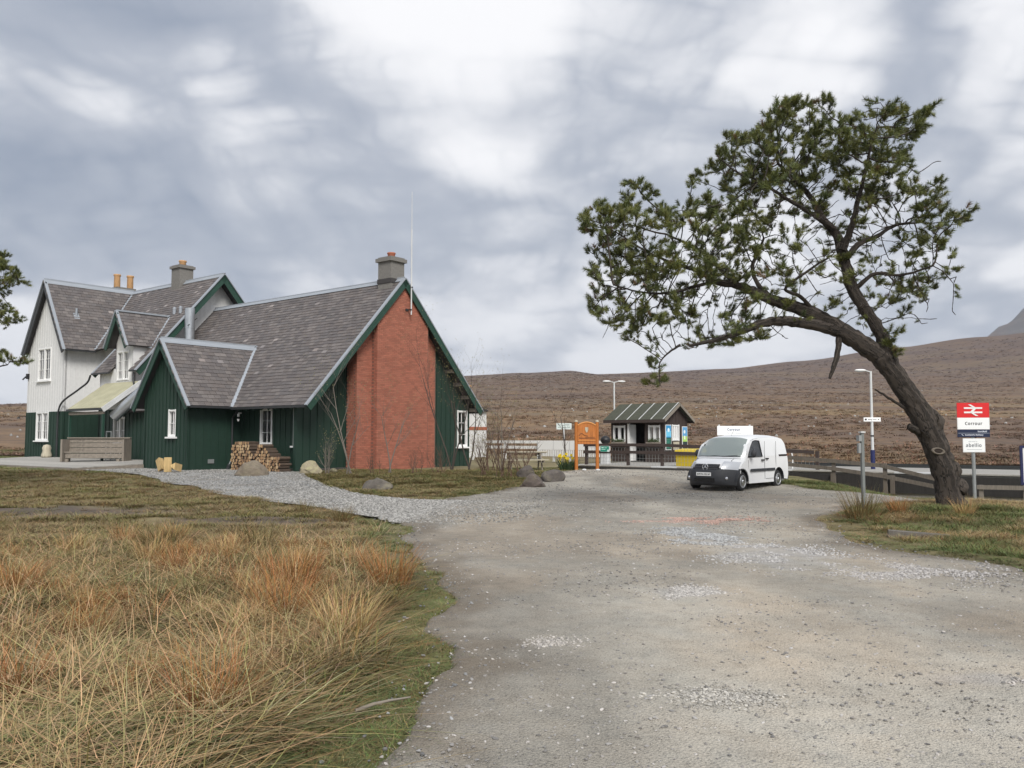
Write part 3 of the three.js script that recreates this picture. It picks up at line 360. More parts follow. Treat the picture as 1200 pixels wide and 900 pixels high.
  wall(H, 'tall_gable_wall', M.white, 'west', V(0, 0, 0), [[-25.5, base2], [-20.96, base2], [-20.96, yA(-20.96) - 0.12], [zA, 10.1], [-25.5, yA(-25.5) - 0.12]], [[-24.15, 4.6, -22.6, 6.38]], 0.3); window_(H, 'west', V(0, 0, 0), -24.15, 4.6, -22.6, 6.38, { cols: 2, rows: 3, lights: 2 });
  wall(H, 'lower_gable_wall', M.green, 'west', V(-0.02, 0, 0), [[-25.5, -0.3], [-20.94, -0.3], [-20.94, base2], [-25.5, base2]], [[-24.1, 1.22, -22.65, 2.76]], 0.36); window_(H, 'west', V(-0.02, 0, 0), -24.1, 1.22, -22.65, 2.76, { cols: 2, rows: 3, lights: 2 });
  wall(H, 'tall_side_wall', M.white, 'front', V(0, 0, -20.96), [[0, base2], [2.3, base2], [2.3, 6.35], [0, 6.35]], [], 0.3); wall(H, 'lower_side_wall', M.green, 'front', V(0, 0, -20.94), [[0, -0.3], [2.3, -0.3], [2.3, base2], [0, base2]], [], 0.36); wall(H, 'tall_side_wall', M.white, 'back', V(0, 0, -25.5), [[-4, -0.3], [0, -0.3], [0, 6.3], [-4, 6.3]], [], 0);
  const lA = Math.hypot(2.57, 4.04);
  slates(H, 'tall_roof', V(0, 6.2, zA + 2.57), nrm(1, 0, 0), nrm(0, 4.04, -2.57), [[-0.28, 0], [1.42, 0], [4.9, lA], [-0.28, lA]], 51); slates(H, 'tall_roof', V(0, 6.2, zA - 2.57), nrm(-1, 0, 0), nrm(0, 4.04, 2.57), [[-1.42, 0], [0.28, 0], [0.28, lA], [-4.9, lA]], 52, () => false);
  mesh('ridge_flashing', join([beam(V(-0.32, 10.28, zA), V(4.9, 10.28, zA), 0.09, 0.1), beam(V(-0.32, 10.16, zA + 0.09), V(4.9, 10.16, zA + 0.09), 0.3, 0.02, nrm(0, 2.57, 4.04))]), M.lead, H);
  mesh('valley_flashing', beam(V(1.4, 6.26, zA + 2.56), V(4.9, 10.25, zA), 0.42, 0.03, nrm(-0.75, 1.2, 0.8)), M.lead, H);
  for (const s of [-1, 1]) { const n = nrm(0, 2.57, s * 4.04), a = V(-0.32, 6.12, zA + s * 2.62), b = V(-0.32, 10.22, zA + s * 0.01); mesh('barge_board', beam(a.clone().addScaledVector(n, -0.15), b.clone().addScaledVector(n, -0.15), 0.06, 0.28, n), M.darkMetal, H); mesh('verge_strip', beam(a.clone().addScaledVector(n, 0.03), b.clone().addScaledVector(n, 0.03), 0.16, 0.05, n), M.lead, H); }
  mesh('gutter', beam(V(-0.25, 6.13, zA + 2.63), V(1.4, 6.13, zA + 2.63), 0.1, 0.08), M.darkMetal, H);
  mesh('roof_vent', join([box(0.3, 0.03, 0.4, 0.9, 8.2, zA + 1.32, 0, 1.0), cyl(0.06, 0.06, 0.45, 0.9, 8.2, zA + 1.3)]), M.lead, H);
  mesh('downpipe', tube([[0.0, 4.62, -17.95], [0.0, 4.3, -18.2], [-0.12, 3.9, -19.0], [-0.14, 3.2, -20.9], [-0.12, 2.75, -21.25], [-0.12, 2.2, -21.3], [-0.12, 0.3, -21.3]], 0.05, 40), M.darkMetal, H); mesh('downpipe', tube([[0.05, 4.62, -13.6], [0.05, 4.4, -13.6], [-0.02, 4.1, -13.45], [0.1, 3.7, -13.4]], 0.045, 20), M.darkMetal, H);
  mesh('wall_lamp', join([rod(V(0, 2.55, -25.45), V(-0.35, 2.62, -25.6), 0.02), cyl(0.09, 0.03, 0.12, -0.4, 2.45, -25.6)]), M.black, H); mesh('alarm_box', join([box(0.12, 0.3, 0.2, -0.06, 4.9, -25.4), rod(V(-0.1, 4.9, -25.5), V(-0.25, 4.7, -25.6), 0.04)]), M.black, H);
  // --- lean-to porch roof with its posts, and the galvanised flues
  const lt = mesh('porch_roof', beam(V(0.3, 4.15, -15.1), V(-1.55, 2.78, -15.1), 3.6, 0.05, nrm(-1.37, 1.85, 0)), std(C(0.45, 0.43, 0.29), 0.7, { map: T.streak }), H);
  mesh('porch_fascia', beam(V(0.3, 4.1, -13.25), V(-1.62, 2.68, -13.25), 0.05, 0.24, nrm(-1.37, 1.85, 0)), M.whiteDull, lt); mesh('porch_gutter', box(0.1, 0.1, 3.6, -1.62, 2.72, -15.1), M.darkMetal, lt); mesh('porch_beam', box(0.1, 0.14, 3.5, -1.5, 2.55, -15.1), M.oldWood, lt);
  for (const z of [-13.4, -16.8]) mesh('porch_post', box(0.1, 2.45, 0.1, -1.5, 1.27, z), M.greenTrim, H);
  mesh('flue_duct', rod(V(-0.9, 2.35, -13.55), V(0.2, 4.3, -11.6), 0.26, 0.26, 18), M.zinc, H); mesh('flue_duct', join([cyl(0.25, 0.25, 2.6, 2.72, 5.45, -13.1, 18), cyl(0.265, 0.265, 0.05, 2.72, 7.0, -13.1, 18)]), M.zinc, H); mesh('flue_strap', beam(V(2.45, 7.1, -12.83), V(3.2, 7.6, -13.2), 0.03, 0.03), M.darkMetal, H);
  // chimneys of the white block
  const c2 = mesh('chimney', box(0.85, 1.7, 0.85, 4.9, 10.25, -17.6), M.render, H); mesh('chimney_cap', join([box(1.02, 0.15, 1.02, 4.9, 11.05, -17.6), box(0.85, 0.05, 0.85, 4.9, 11.15, -17.6)]), M.render, c2); mesh('chimney_pot', new THREE.LatheGeometry([[0, 11.15], [0.2, 11.15], [0.18, 11.38], [0.22, 11.4], [0.22, 11.48], [0.14, 11.49], [0.13, 11.25]].map(p => new THREE.Vector2(...p)), 16).translate(4.9, 0, -17.6), M.clay, c2);
  const c3 = mesh('chimney', box(1.3, 2.0, 0.8, 6.6, 10.2, -27.6), M.render, H); for (const s of [-0.4, 0.4]) mesh('chimney_pot', new THREE.LatheGeometry([[0, 11.2], [0.2, 11.2], [0.19, 11.95], [0.23, 11.97], [0.23, 12.08], [0.16, 12.09], [0.15, 11.6]].map(p => new THREE.Vector2(...p)), 16).translate(6.6 + s, 0, -27.6 + 0.2 * s), M.clay, c3);
  wall(H, 'foundation', M.render, 'west', V(-0.05, -0.3, 0), [[-14, -0.3], [-0.72, -0.3], [-0.72, 0.22], [-14, 0.22]], [], 0);
  mesh('house_floor', box(9.6, 0.1, 26, 5, 0.05, -13.3), M.inside, H);
}

// ---------------------------------------------------------------- on and around the deck
function house2world(x, y, z) { const p = site(x, y + 0.3, z); return [p.x, p.y, p.z]; }
{ // deck of weathered boards, falling slightly away from the house
  const dk = thing('wooden_deck', 'weathered grey timber deck in front of the white house gable', 'deck', house2world(0, 0, -8.5), TURN), R = rng(9), mats = [0.9, 1, 1.08, 0.82].map(k => std(C(0.44 * k, 0.42 * k, 0.385 * k), 0.85, { map: T.wood }));
  const slope = Math.atan(0.033), y = x => 0.28 + 0.033 * x;
  for (let i = 0; i < 34; i++) { const x = -0.1 - i * 0.148 - 0.07, L = 15.4, m = mesh('plank', box(0.14, 0.035, L), mats[Math.floor(R() * 4)], dk); m.position.set(x, y(x), -L / 2 - 0.02 + (R() - 0.5) * 0.03); m.rotation.z = slope; }
  mesh('edge_board', box(0.05, 0.2, 15.4, -5.19, y(-5.19) - 0.1, -7.72), M.oldWood, dk); mesh('end_board', beam(V(-5.2, y(-5.2) - 0.12, 0.03), V(-2.1, y(-2.1) - 0.12, 0.03), 0.05, 0.2), M.oldWood, dk);
  for (let k = 0; k < 6; k++) mesh('joist', beam(V(-5.1, y(-5.1) - 0.1, -0.4 - k * 2.9), V(-0.1, y(-0.1) - 0.1, -0.4 - k * 2.9), 0.07, 0.14), M.oldWood, dk);
}
{ // settle: a heavy plank bench with solid ends
  const b = thing('plank_bench', 'old grey timber settle with solid ends on the deck', 'bench', house2world(-1.9, 0.22, -13.2), TURN + 0.6), w = M.oldWood;
  mesh('backrest', join([box(0.06, 0.2, 3.0, 0.3, 1.0, 0), box(0.06, 0.2, 3.0, 0.3, 0.78, 0), box(0.06, 0.2, 3.0, 0.3, 0.56, 0), box(0.16, 0.05, 3.1, 0.28, 1.125, 0)]), w, b); mesh('seat', join([box(0.22, 0.06, 2.9, -0.05, 0.45, 0), box(0.22, 0.06, 2.9, 0.18, 0.45, 0)]), w, b); mesh('front_board', box(0.05, 0.22, 2.8, -0.12, 0.28, 0), w, b);
  for (const s of [-1, 1]) { mesh('end_panel', box(0.7, 1.05, 0.09, 0.02, 0.53, s * 1.5), w, b); mesh('leg', box(0.12, 0.14, 0.14, -0.25, 0.07, s * 1.25), w, b); }
}
{ const c = thing('garden_chair', 'grey framed chair standing behind the timber settle', 'chair', house2world(-0.9, 0.25, -14.0), TURN); mesh('backrest', join([box(0.04, 0.5, 0.04, 0, 1.18, -0.24), box(0.04, 0.5, 0.04, 0, 1.18, 0.24), box(0.04, 0.05, 0.44, 0, 1.4, 0), box(0.04, 0.05, 0.44, 0, 1.05, 0)]), M.galv, c); mesh('seat', box(0.45, 0.04, 0.5, 0.24, 0.47, 0), M.galv, c); for (const x of [0, 0.44]) for (const z of [-0.24, 0.24]) mesh('leg', box(0.04, x ? 0.45 : 0.94, 0.04, x, x ? 0.225 : 0.47, z), M.galv, c); }
{ const j = thing('stone_ornament', 'pale stone ornament on the deck by the downpipe', 'ornament', house2world(-0.5, 0.25, -21.6), TURN); const g = new THREE.LatheGeometry([[0, 0], [0.24, 0], [0.28, 0.15], [0.2, 0.4], [0.24, 0.55], [0.16, 0.7], [0, 0.74]].map(p => new THREE.Vector2(...p)), 14); mesh('body', g, M.palePlank, j); }
{ const b = thing('broom', 'broom leaning against the green wall by the settle', 'broom', house2world(-0.2, 0.27, -10.7), TURN); mesh('handle', rod(V(-0.3, 0, 0.3), V(0.1, 1.0, -0.3), 0.025), M.galv, b); mesh('head', box(0.12, 0.08, 0.3, -0.3, 0.04, 0.3), M.oldWood, b); }
function boulder(label, x, d, sx, sy, sz, seed, col, turn = 0) {
  const g = new THREE.IcosahedronGeometry(1, 4), p = g.attributes.position, n0 = (a, b, c) => fbm(a * 1.4 + 7 + seed, b * 1.4 + c * 1.1, 4, 0, seed) - 0.5, ck = new Float32Array(p.count * 3);
  for (let i = 0; i < p.count; i++) { const v = V(p.getX(i), p.getY(i), p.getZ(i)), q = (() => { let f = 1.12; for (let c = 0; c < 16; c++) { const a = hash(c, seed) * 6.283, z = hash(c, seed, 2) * 2 - 1, h = Math.sqrt(1 - z * z), dt = v.x * Math.cos(a) * h + v.y * z + v.z * Math.sin(a) * h, lim = 0.74 + 0.3 * hash(c, seed, 4); if (dt > 0) f = Math.min(f, lim / dt); } return f; })() + 0.35 * n0(v.x, v.y, v.z) + 0.12 * (fbm(v.x * 6 + seed, v.y * 6 + v.z * 5, 3, 0, seed + 3) - 0.5), li = fbm(v.x * 3 + 2, v.y * 3 + v.z * 2.4 + seed, 4, 0, seed + 9), k = 0.65 + 0.7 * fbm(v.x * 5, v.z * 5 + v.y * 4, 3, 0, seed + 5), w = ss(0.55, 0.68, li) * col[3]; p.setXYZ(i, v.x * q * sx, Math.max(-0.35, v.y * q) * sy, v.z * q * sz); ck.set([lerp(col[0], 0.36, w) * k, lerp(col[1], 0.33, w) * k, lerp(col[2], 0.2, w) * k], i * 3); }
  g.setAttribute('color', new THREE.BufferAttribute(ck, 3)); const s = toCreasedNormals(g, 0.5), m = single('boulder', s, std(0xffffff, 0.95, { vertexColors: true, map: T.speckle }), label, 'boulder'); m.position.set(x, base(x, d) + sy * 0.28, -d); m.rotation.y = turn; return m;
}
boulder('grey brown boulder leaning on the foot of the firewood stacks', -9.75, 32.4, 0.58, 0.46, 0.42, 3, [0.2, 0.165, 0.125, 0.2], 0.3);
boulder('pale lichen covered boulder by the green wall corner', -7.75, 33.3, 0.44, 0.36, 0.38, 8, [0.3, 0.26, 0.18, 1], -0.3);
boulder('lone dark grey boulder between gravel path and brick gable', -4.2, 26.9, 0.46, 0.34, 0.4, 12, [0.13, 0.115, 0.1, 0.25]);
boulder('broad brown boulder lowest of the three by the track', 0.66, 28.3, 0.41, 0.3, 0.34, 17, [0.13, 0.105, 0.09, 0.2], -0.25);
boulder('rounded dark boulder lying at the track edge beside two others', 1.42, 30.2, 0.42, 0.3, 0.36, 23, [0.115, 0.1, 0.09, 0.15], 0.5);
boulder('dark boulder half hidden behind the other two', 0.55, 31.6, 0.36, 0.34, 0.34, 31, [0.1, 0.085, 0.075, 0.2], 0.1);
boulder('mossy round stone in the turf before the brick gable', -7.0, 33.9, 0.16, 0.12, 0.14, 29, [0.2, 0.18, 0.12, 0.5]);
// firewood: two stacks against the green wall, every log on its own
function firewood(label, x0, z0, L, H, seed, shape) {
  const R = rng(seed), f = thing('firewood_stack', label, 'firewood', house2world(x0, 0, z0), TURN, 'firewood stacks by the green wall'), ends = [C(0.52, 0.33, 0.17), C(0.43, 0.26, 0.14), C(0.6, 0.42, 0.24), C(0.33, 0.2, 0.11)].map(c => std(c, 0.9, { map: T.speckle })), bark = std(C(0.1, 0.07, 0.05), 0.95, { map: T.bark });
  const kinds = [0, 1, 2, 3, 4].map(k => { const pts = [], n = k < 2 ? 10 : 5 + k % 2, rr = rng(k + 40); for (let i = 0; i < n; i++) { const a = i / n * 6.283, r = k < 2 ? 1 : 0.75 + 0.5 * rr(); pts.push(new THREE.Vector2(Math.cos(a) * r, Math.sin(a) * r)); } const g = new THREE.ExtrudeGeometry(new THREE.Shape(pts), { depth: 1, bevelEnabled: false }); g.translate(0, 0, -0.5); g.rotateY(-Math.PI / 2); return g; });
  let count = 0; for (let y = 0.07; y < H; y += 0.118) for (let z = 0.07 + (count++ % 2) * 0.065; z < L; z += 0.132) { if (y > shape(z / L) * H || y > H) continue; const m = mesh('log', kinds[Math.floor(R() * 5)], [ends[Math.floor(R() * 4)], bark], f), s = 0.058 + 0.016 * R(); m.position.set(0.3 + (R() - 0.5) * 0.1, y - 0.3 + 0.06 + (R() - 0.5) * 0.02, -z + (R() - 0.5) * 0.02); m.rotation.x = R() * 6.28; m.scale.set(0.5 + 0.06 * R(), s, s); }
  return f;
}
firewood('taller firewood stack beside the downpipe', -0.75, -2.5, 1.5, 1.45, 4, t => 0.86 + 0.14 * Math.sin(t * 3) - 0.35 * ss(0.2, 0, t));
firewood('lower firewood stack near the wall corner', -0.75, -0.72, 1.7, 1.3, 6, t => 0.68 + 0.32 * ss(0.35, 0.7, t) - 0.25 * ss(0.85, 1, t));
{ const ends = std(C(0.6, 0.43, 0.2), 0.85, { map: T.wood }); [[-13.55, 33.9, 0.35, 0.5, 0.9, 'split pale log standing upright on the gravel'], [-13.85, 34.1, 0.28, -0.7, 1.0, 'split log tipped against the upright one'], [-13.1, 34.0, 0.24, 1.3, 1.25, 'short split log lying beside the upright one']].forEach(([x, d, h, a, t, label], i) => { const s = new THREE.Shape([[-0.13, -0.08], [0.13, -0.08], [0.02, 0.15]].map(p => new THREE.Vector2(...p))), g = new THREE.ExtrudeGeometry(s, { depth: h + 0.2, bevelEnabled: true, bevelSize: 0.01, bevelThickness: 0.01, bevelSegments: 1 }); g.rotateX(-Math.PI / 2); if (i) g.rotateZ(i === 1 ? 0.5 : 1.35); g.computeBoundingBox(); g.translate(0, -g.boundingBox.min.y, 0); g.rotateY(a); const m = single('split_log', metreUV(g), ends, label, 'log'); m.position.set(x, base(x, d) + 0.02, -d); }); }
{ const s = thing('garden_spade', 'spade leaning on the green wall beside the firewood', 'spade', house2world(-0.35, 0, -4.55), TURN); mesh('shaft', rod(V(-0.1, 0.2, 0), V(0.22, 0.95, 0), 0.022), M.galv, s); mesh('blade', box(0.02, 0.3, 0.2, -0.14, 0.12, 0, 0, 0, -0.4), M.darkMetal, s); mesh('handle', box(0.03, 0.03, 0.14, 0.225, 0.96, 0), M.darkMetal, s); }

// ---------------------------------------------------------------- the railway: platform, fences, shelter
const PT = 0.42;                                             // platform level
{
  const a = site(10.4, PT, -60), g = metreUV(join([box(10, 0.9, 7.2, 15.4, PT - 0.45, 8.4), box(6, 0.9, 45, 13.4, PT - 0.45, 34.5)])); g.applyMatrix4(new THREE.Matrix4().makeRotationY(TURN)); g.translate(HX, 0, HZ);
  const p = structure('platform', g, std(C(0.36, 0.345, 0.315), 0.9, { map: T.speckle }));
  const dark = std(C(0.035, 0.032, 0.03), 0.9, { map: T.wood }), R = rng(88);
  for (let k = 0; k < 22; k++) { const z = 4.8 + k * 2.05, c = site(10.36, 0, z + 1.0), m = mesh('facing_board', metreUV(box(0.05, 0.62, 2.02)), dark, p); m.position.set(c.x, PT - 0.39, c.z); m.rotation.y = TURN; if (k > 3) { const q = site(10.3, 0, z), n = mesh('facing_post', unit, M.fenceWood, p); n.position.set(q.x, PT - 0.4, q.z); n.scale.set(0.1, 0.66, 0.14); n.rotation.y = TURN; } }
  for (let k = 0; k < 34; k++) { const c = site(10.52, 0, 5.4 + k * 1.2), m = mesh('edge_slab', unit, k % 4 ? M.deckWood : M.whiteDull, p); m.position.set(c.x, PT + 0.012, c.z); m.scale.set(0.42, 0.05, 1.19); m.rotation.y = TURN; }
  for (const x of [21.2, 22.7, 24.8, 26.3]) { const r = metreUV(box(0.07, 0.14, 130, x, 0.22, 0)).applyMatrix4(new THREE.Matrix4().makeRotationY(TURN)).translate(HX, 0, HZ); structure('rail', r, M.darkMetal); }
}
function fenceRun(name, label, x, zs, tops, foot, rails, mat, mesh_ = false) { // posts at zs with world heights of their tops
  const f = thing(name, label, 'fence', [HX, 0, HZ], TURN);
  zs.forEach((z, i) => { const y0 = foot(z), m = mesh('post', unit, mat, f); m.position.set(x, (y0 - 0.1 + tops[i]) / 2, z); m.scale.set(0.1, tops[i] - y0 + 0.1, 0.12); });
  for (let i = 0; i + 1 < zs.length; i++) for (const r of rails) mesh('rail', metreUV(beam(V(x - 0.075, lerp(foot(zs[i]), tops[i], r), zs[i] - 0.1), V(x - 0.075, lerp(foot(zs[i + 1]), tops[i + 1], r), zs[i + 1] + 0.1 - 0.2), 0.045, 0.13)), mat, f);
  if (mesh_) { const gs = []; for (let i = 0; i + 1 < zs.length; i++) { const L = zs[i + 1] - zs[i], n = Math.round(L / 0.15); for (let k = 0; k <= n; k++) { const z = lerp(zs[i], zs[i + 1], k / n), y0 = lerp(foot(zs[i]), foot(zs[i + 1]), k / n), y1 = lerp(tops[i], tops[i + 1], k / n); gs.push(box(0.008, (y1 - y0) * 0.8, 0.008, x - 0.04, y0 + (y1 - y0) * 0.42, z)); } for (let r = 0; r < 6; r++) gs.push(beam(V(x - 0.04, foot(zs[i]) + 0.05 + r * 0.15, zs[i]), V(x - 0.04, foot(zs[i + 1]) + 0.05 + r * 0.15, zs[i + 1]), 0.008, 0.008)); } mesh('wire_netting', join(gs), M.galv, f); }
  return f;
}
const groundAt = x => z => { const p = site(x, 0, z); return base(p.x, -p.z); };
fenceRun('timber_fence', 'dark timber rail fence with wire netting in front of the waiting shelter', 10.75, [6.1, 8.25, 9.9, 12.0, 14.2, 16.4], [1.38, 1.4, 1.4, 1.33, 1.25, 1.15], () => PT, [0.94, 0.62], M.brownWood, true);
fenceRun('timber_fence', 'grey brown timber rail fence running from behind the van towards the pine', 9.3, [14.3, 15.75, 17.46, 19.18, 20.9], [1.12, 1.0, 0.9, 0.78, 0.35], groundAt(9.3), [0.93, 0.62], M.fenceWood);
fenceRun('timber_fence', 'low pale timber fence beyond the pine trunk under the red sign', 8.6, [22.2, 23.4, 24.8, 26.6], [0.18, 0.2, 0.2, 0.2], groundAt(8.6), [0.9], M.oldWood);
// white rails and panels along the platform
{ const f = thing('white_fence', 'white painted rail fence behind the picnic table', 'fence', [HX, 0, HZ], TURN); for (let k = 0; k <= 3; k++) mesh('post', box(0.12, 1.1, 0.12, 16.5, PT + 0.5, -8 + k * 2.4), M.whitePaint, f); for (const y of [1.0, 0.7]) mesh('rail', box(0.05, 0.16, 7.4, 16.42, PT + y, -4.4), M.whitePaint, f); }
{ const f = thing('white_panel_fence', 'long white boarded screen left of the waiting shelter', 'fence', [HX, 0, HZ], TURN); for (let k = 0; k < 5; k++) { mesh('post', box(0.1, 1.1, 0.1, 16.3, PT + 0.5, -0.7 + k * 1.05), M.whiteDull, f); if (k < 4) mesh('panel', box(0.03, 0.5, 1.0, 16.22, PT + 0.83, -0.17 + k * 1.05), M.whitePaint, f); } for (let k = 0; k < 36; k++) mesh('slat', box(0.025, 0.34, 0.07, 16.22, PT + 0.4, -0.66 + k * 0.116), M.whitePaint, f); }
// waiting shelter
{
  const s = thing('waiting_shelter', 'dark brown timber waiting shelter with a green felt roof', 'shelter', house2world(16.46, PT - 0.3, 6.89), TURN), w = M.brownWood, L = 3.02, D = 2.57, h = 2.24, mid = D / 2, ry = 2.92, rs = (ry - h) / mid;
  wall(s, 'front_wall', w, 'west', V(0, 0, 0), [[-L, 0], [-1.95, 0], [-1.95, 1.95], [-1.05, 1.95], [-1.05, 0], [0, 0], [0, h], [-L, h]], [[-2.85, 1.08, -2.2, 1.82], [-0.8, 1.08, -0.2, 1.82]], 0.16, 0.08, 0.03);
  window_(s, 'west', V(0, 0, 0), -2.85, 1.08, -2.2, 1.82, { cols: 1, rows: 1, lights: 2, sill: false }); window_(s, 'west', V(0, 0, 0), -0.8, 1.08, -0.2, 1.82, { cols: 1, rows: 1, lights: 2, sill: false, curtain: 2 });
  wall(s, 'gable_wall', w, 'front', V(0, 0, 0), [[0, 0], [D, 0], [D, h], [mid, ry - 0.03], [0, h]], [[0.9, 1.12, 1.6, 1.85]], 0.16, 0.08, 0.03); window_(s, 'front', V(0, 0, 0), 0.9, 1.12, 1.6, 1.85, { cols: 1, rows: 1, lights: 3, sill: false });
  wall(s, 'back_wall', w, 'east', V(D, 0, 0), [[0, 0], [L, 0], [L, h], [0, h]], [], 0, 0.08); wall(s, 'gable_wall', w, 'back', V(0, 0, -L), [[-D, 0], [0, 0], [0, h], [-mid, ry - 0.03], [-D, h]], [], 0, 0.08); mesh('floor', box(D - 0.2, 0.06, L - 0.2, mid, 0.03, -L / 2), M.inside, s);
  mesh('door_jamb', join([box(0.1, 1.95, 0.1, -0.01, 0.975, -1.97), box(0.03, 1.9, 0.5, 0.3, 0.95, -1.98, 1.1)]), M.whitePaint, s);
  const felt = std(C(0.072, 0.076, 0.054), 0.95, { map: T.speckle }), run = Math.hypot(mid + 0.35, (mid + 0.35) * rs);
  const roofs = [-1, 1].map(q => { const a = V(mid + q * (mid + 0.35), ry + 0.06 - (mid + 0.35) * rs, 0), b = V(mid, ry + 0.06, 0), n = nrm(q * rs, 1, 0), m = mesh('roof', beam(a.clone().setZ(-L / 2), b.clone().setZ(-L / 2), L + 0.5, 0.05, n), felt, s); for (let k = 0; k < 5; k++) { const z = 0.18 - k * 0.68; mesh('batten', beam(a.clone().setZ(z).addScaledVector(n, 0.035), b.clone().setZ(z).addScaledVector(n, 0.035), 0.03, 0.025, n), M.whiteDull, m); } mesh('fascia', beam(a.clone().setZ(0.27).addScaledVector(n, -0.05), b.clone().setZ(0.27).addScaledVector(n, -0.05), 0.03, 0.14, n), M.oldWood, m); mesh('eaves_board', box(0.03, 0.14, L + 0.5, a.x, a.y - 0.06, -L / 2), w, m); return m; });
  for (const [z, c] of [[-2.52, 0], [-0.5, 1]]) { const b = mesh('window_box', box(0.2, 0.2, 0.75, -0.12, 0.92, z), M.oldWood, s), R = rng(z * 100 + 900), gs = []; for (let k = 0; k < 60; k++) gs.push(rod(V(-0.12 + (R() - 0.5) * 0.2, 1.0, z + (R() - 0.5) * 0.7), V(-0.14 + (R() - 0.5) * 0.35, 1.08 + R() * 0.16, z + (R() - 0.5) * 0.8), 0.012, 0.004, 4)); stuff(mesh('plants', join(gs), std(C(0.06, 0.09, 0.03), 0.9), b)); }
  const poster = (x, y, w2, h2, draw, label) => { const p = mesh('poster_board', box(w2 + 0.06, h2 + 0.06, 0.03, x, y, 0.05), M.whitePaint, s); p.userData.label = label; mesh('poster', new THREE.PlaneGeometry(w2, h2).translate(x, y, 0.067), std(0xffffff, 0.5, { map: canvasTex(96, 256, draw) }), p); };
  poster(0.42, 1.25, 0.52, 1.2, (c, W, H) => { const g = c; g.fillStyle = '#2f8fc6'; g.fillRect(0, 0, W, H); g.fillStyle = '#6fc4e6'; g.fillRect(0, 60, W, 60); g.fillStyle = '#d8eef7'; g.beginPath(); g.arc(48, 50, 22, 0, 7); g.fill(); g.fillStyle = '#1f5a4c'; g.fillRect(0, 130, W, 126); g.fillStyle = '#3f8f7c'; for (let i = 0; i < 6; i++) g.fillRect(8, 150 + i * 16, 70 - 8 * (i % 3), 6); }, 'blue and green poster by the shelter window');
  poster(2.18, 1.18, 0.5, 1.2, (c, W, H) => { c.fillStyle = '#5f9fd0'; c.fillRect(0, 0, W, H); c.fillStyle = '#e8f0f2'; c.beginPath(); c.arc(40, 52, 20, 0, 7); c.fill(); c.fillStyle = '#a9cf6a'; c.fillRect(0, 100, W, 60); c.fillStyle = '#f1f4e8'; c.fillRect(30, 95, 26, 40); c.fillStyle = '#27383a'; c.fillRect(0, 160, W, 96); }, 'poster with blue sky and green band at the shelter corner');
  mesh('notice', box(0.62, 0.42, 0.02, 1.25, 0.82, 0.05), M.palePlank, s).userData.label = 'cream notice panel under the shelter window';
}
{ const n = thing('fence_notice', 'small green notice fixed to the dark fence', 'sign', house2world(10.62, 0.86, 7.15), TURN); mesh('plate', box(0.015, 0.26, 0.46), M.whitePaint, n); mesh('print', new THREE.PlaneGeometry(0.44, 0.24).rotateY(-Math.PI / 2).translate(-0.011, 0, 0), std(0xffffff, 0.5, { map: canvasTex(128, 64, (c) => { c.fillStyle = '#1f8f7a'; c.fillRect(0, 0, 128, 64); c.fillStyle = '#d8efe8'; c.fillRect(14, 12, 34, 12); c.fillRect(58, 16, 40, 6); c.fillRect(14, 36, 60, 6); c.fillRect(100, 40, 28, 24); }) }), n); }
{ const b = thing('grit_bin', 'yellow plastic grit bin with hinged lid on the platform', 'grit bin', [7.75, PT, -37.2], TURN), y = std(C(0.62, 0.46, 0.02), 0.45), sh = new THREE.Shape([[-0.4, 0], [0.4, 0], [0.46, 0.5], [-0.46, 0.5]].map(p => new THREE.Vector2(...p))); mesh('tub', new THREE.ExtrudeGeometry(sh, { depth: 1.0, bevelEnabled: true, bevelSize: 0.02, bevelThickness: 0.02, bevelSegments: 2 }).translate(0, 0, -0.5), y, b); mesh('lid', new THREE.ExtrudeGeometry(new THREE.Shape([[-0.52, 0.52], [0.52, 0.52], [0.5, 0.6], [0.2, 0.74], [-0.45, 0.68]].map(p => new THREE.Vector2(...p))), { depth: 1.08, bevelEnabled: true, bevelSize: 0.02, bevelThickness: 0.02, bevelSegments: 2 }).translate(0, 0, -0.54), y, b); for (const z of [-0.3, 0.3]) mesh('hinge', box(0.05, 0.08, 0.12, 0.53, 0.55, z), M.black, b); }
{ const s = thing('station_name_board', 'long white name board behind the van', 'sign', [10.38, PT, -40], 0.1), H2 = 1.78; mesh('board', box(1.72, 0.44, 0.03, 0, 1.56, 0), M.whitePaint, s); for (const x of [-0.75, 0.72]) mesh('post', box(0.07, 1.84, 0.07, x, 0.92, -0.05), M.whiteDull, s); mesh('lettering', new THREE.PlaneGeometry(1.7, 0.42).translate(0, 1.56, 0.017), std(0xffffff, 0.5, { map: canvasTex(512, 128, (c) => { c.fillStyle = '#f4f5f6'; c.fillRect(0, 0, 512, 128); c.fillStyle = '#27406a'; c.font = 'bold 50px sans-serif'; c.fillText('Corrour', 140, 66); c.fillStyle = '#9aa3ab'; c.font = '30px sans-serif'; c.fillText('for Loch Ossian', 140, 108); }) }), s); }
for (let k = 0; k < 3; k++) { const p = site(12.0, 0, 13.55 + k * 0.62), h = thing('cycle_hoop', 'white tubular hoop standing on the platform beyond the fence', 'cycle hoop', [p.x, PT, p.z], TURN, 'row of white hoops on the platform'); mesh('hoop', tube([[0, 0, -0.2], [0, 0.5, -0.2], [0, 0.68, -0.14], [0, 0.72, 0], [0, 0.68, 0.14], [0, 0.5, 0.2], [0, 0, 0.2]], 0.025, 40), M.whitePaint, h); }
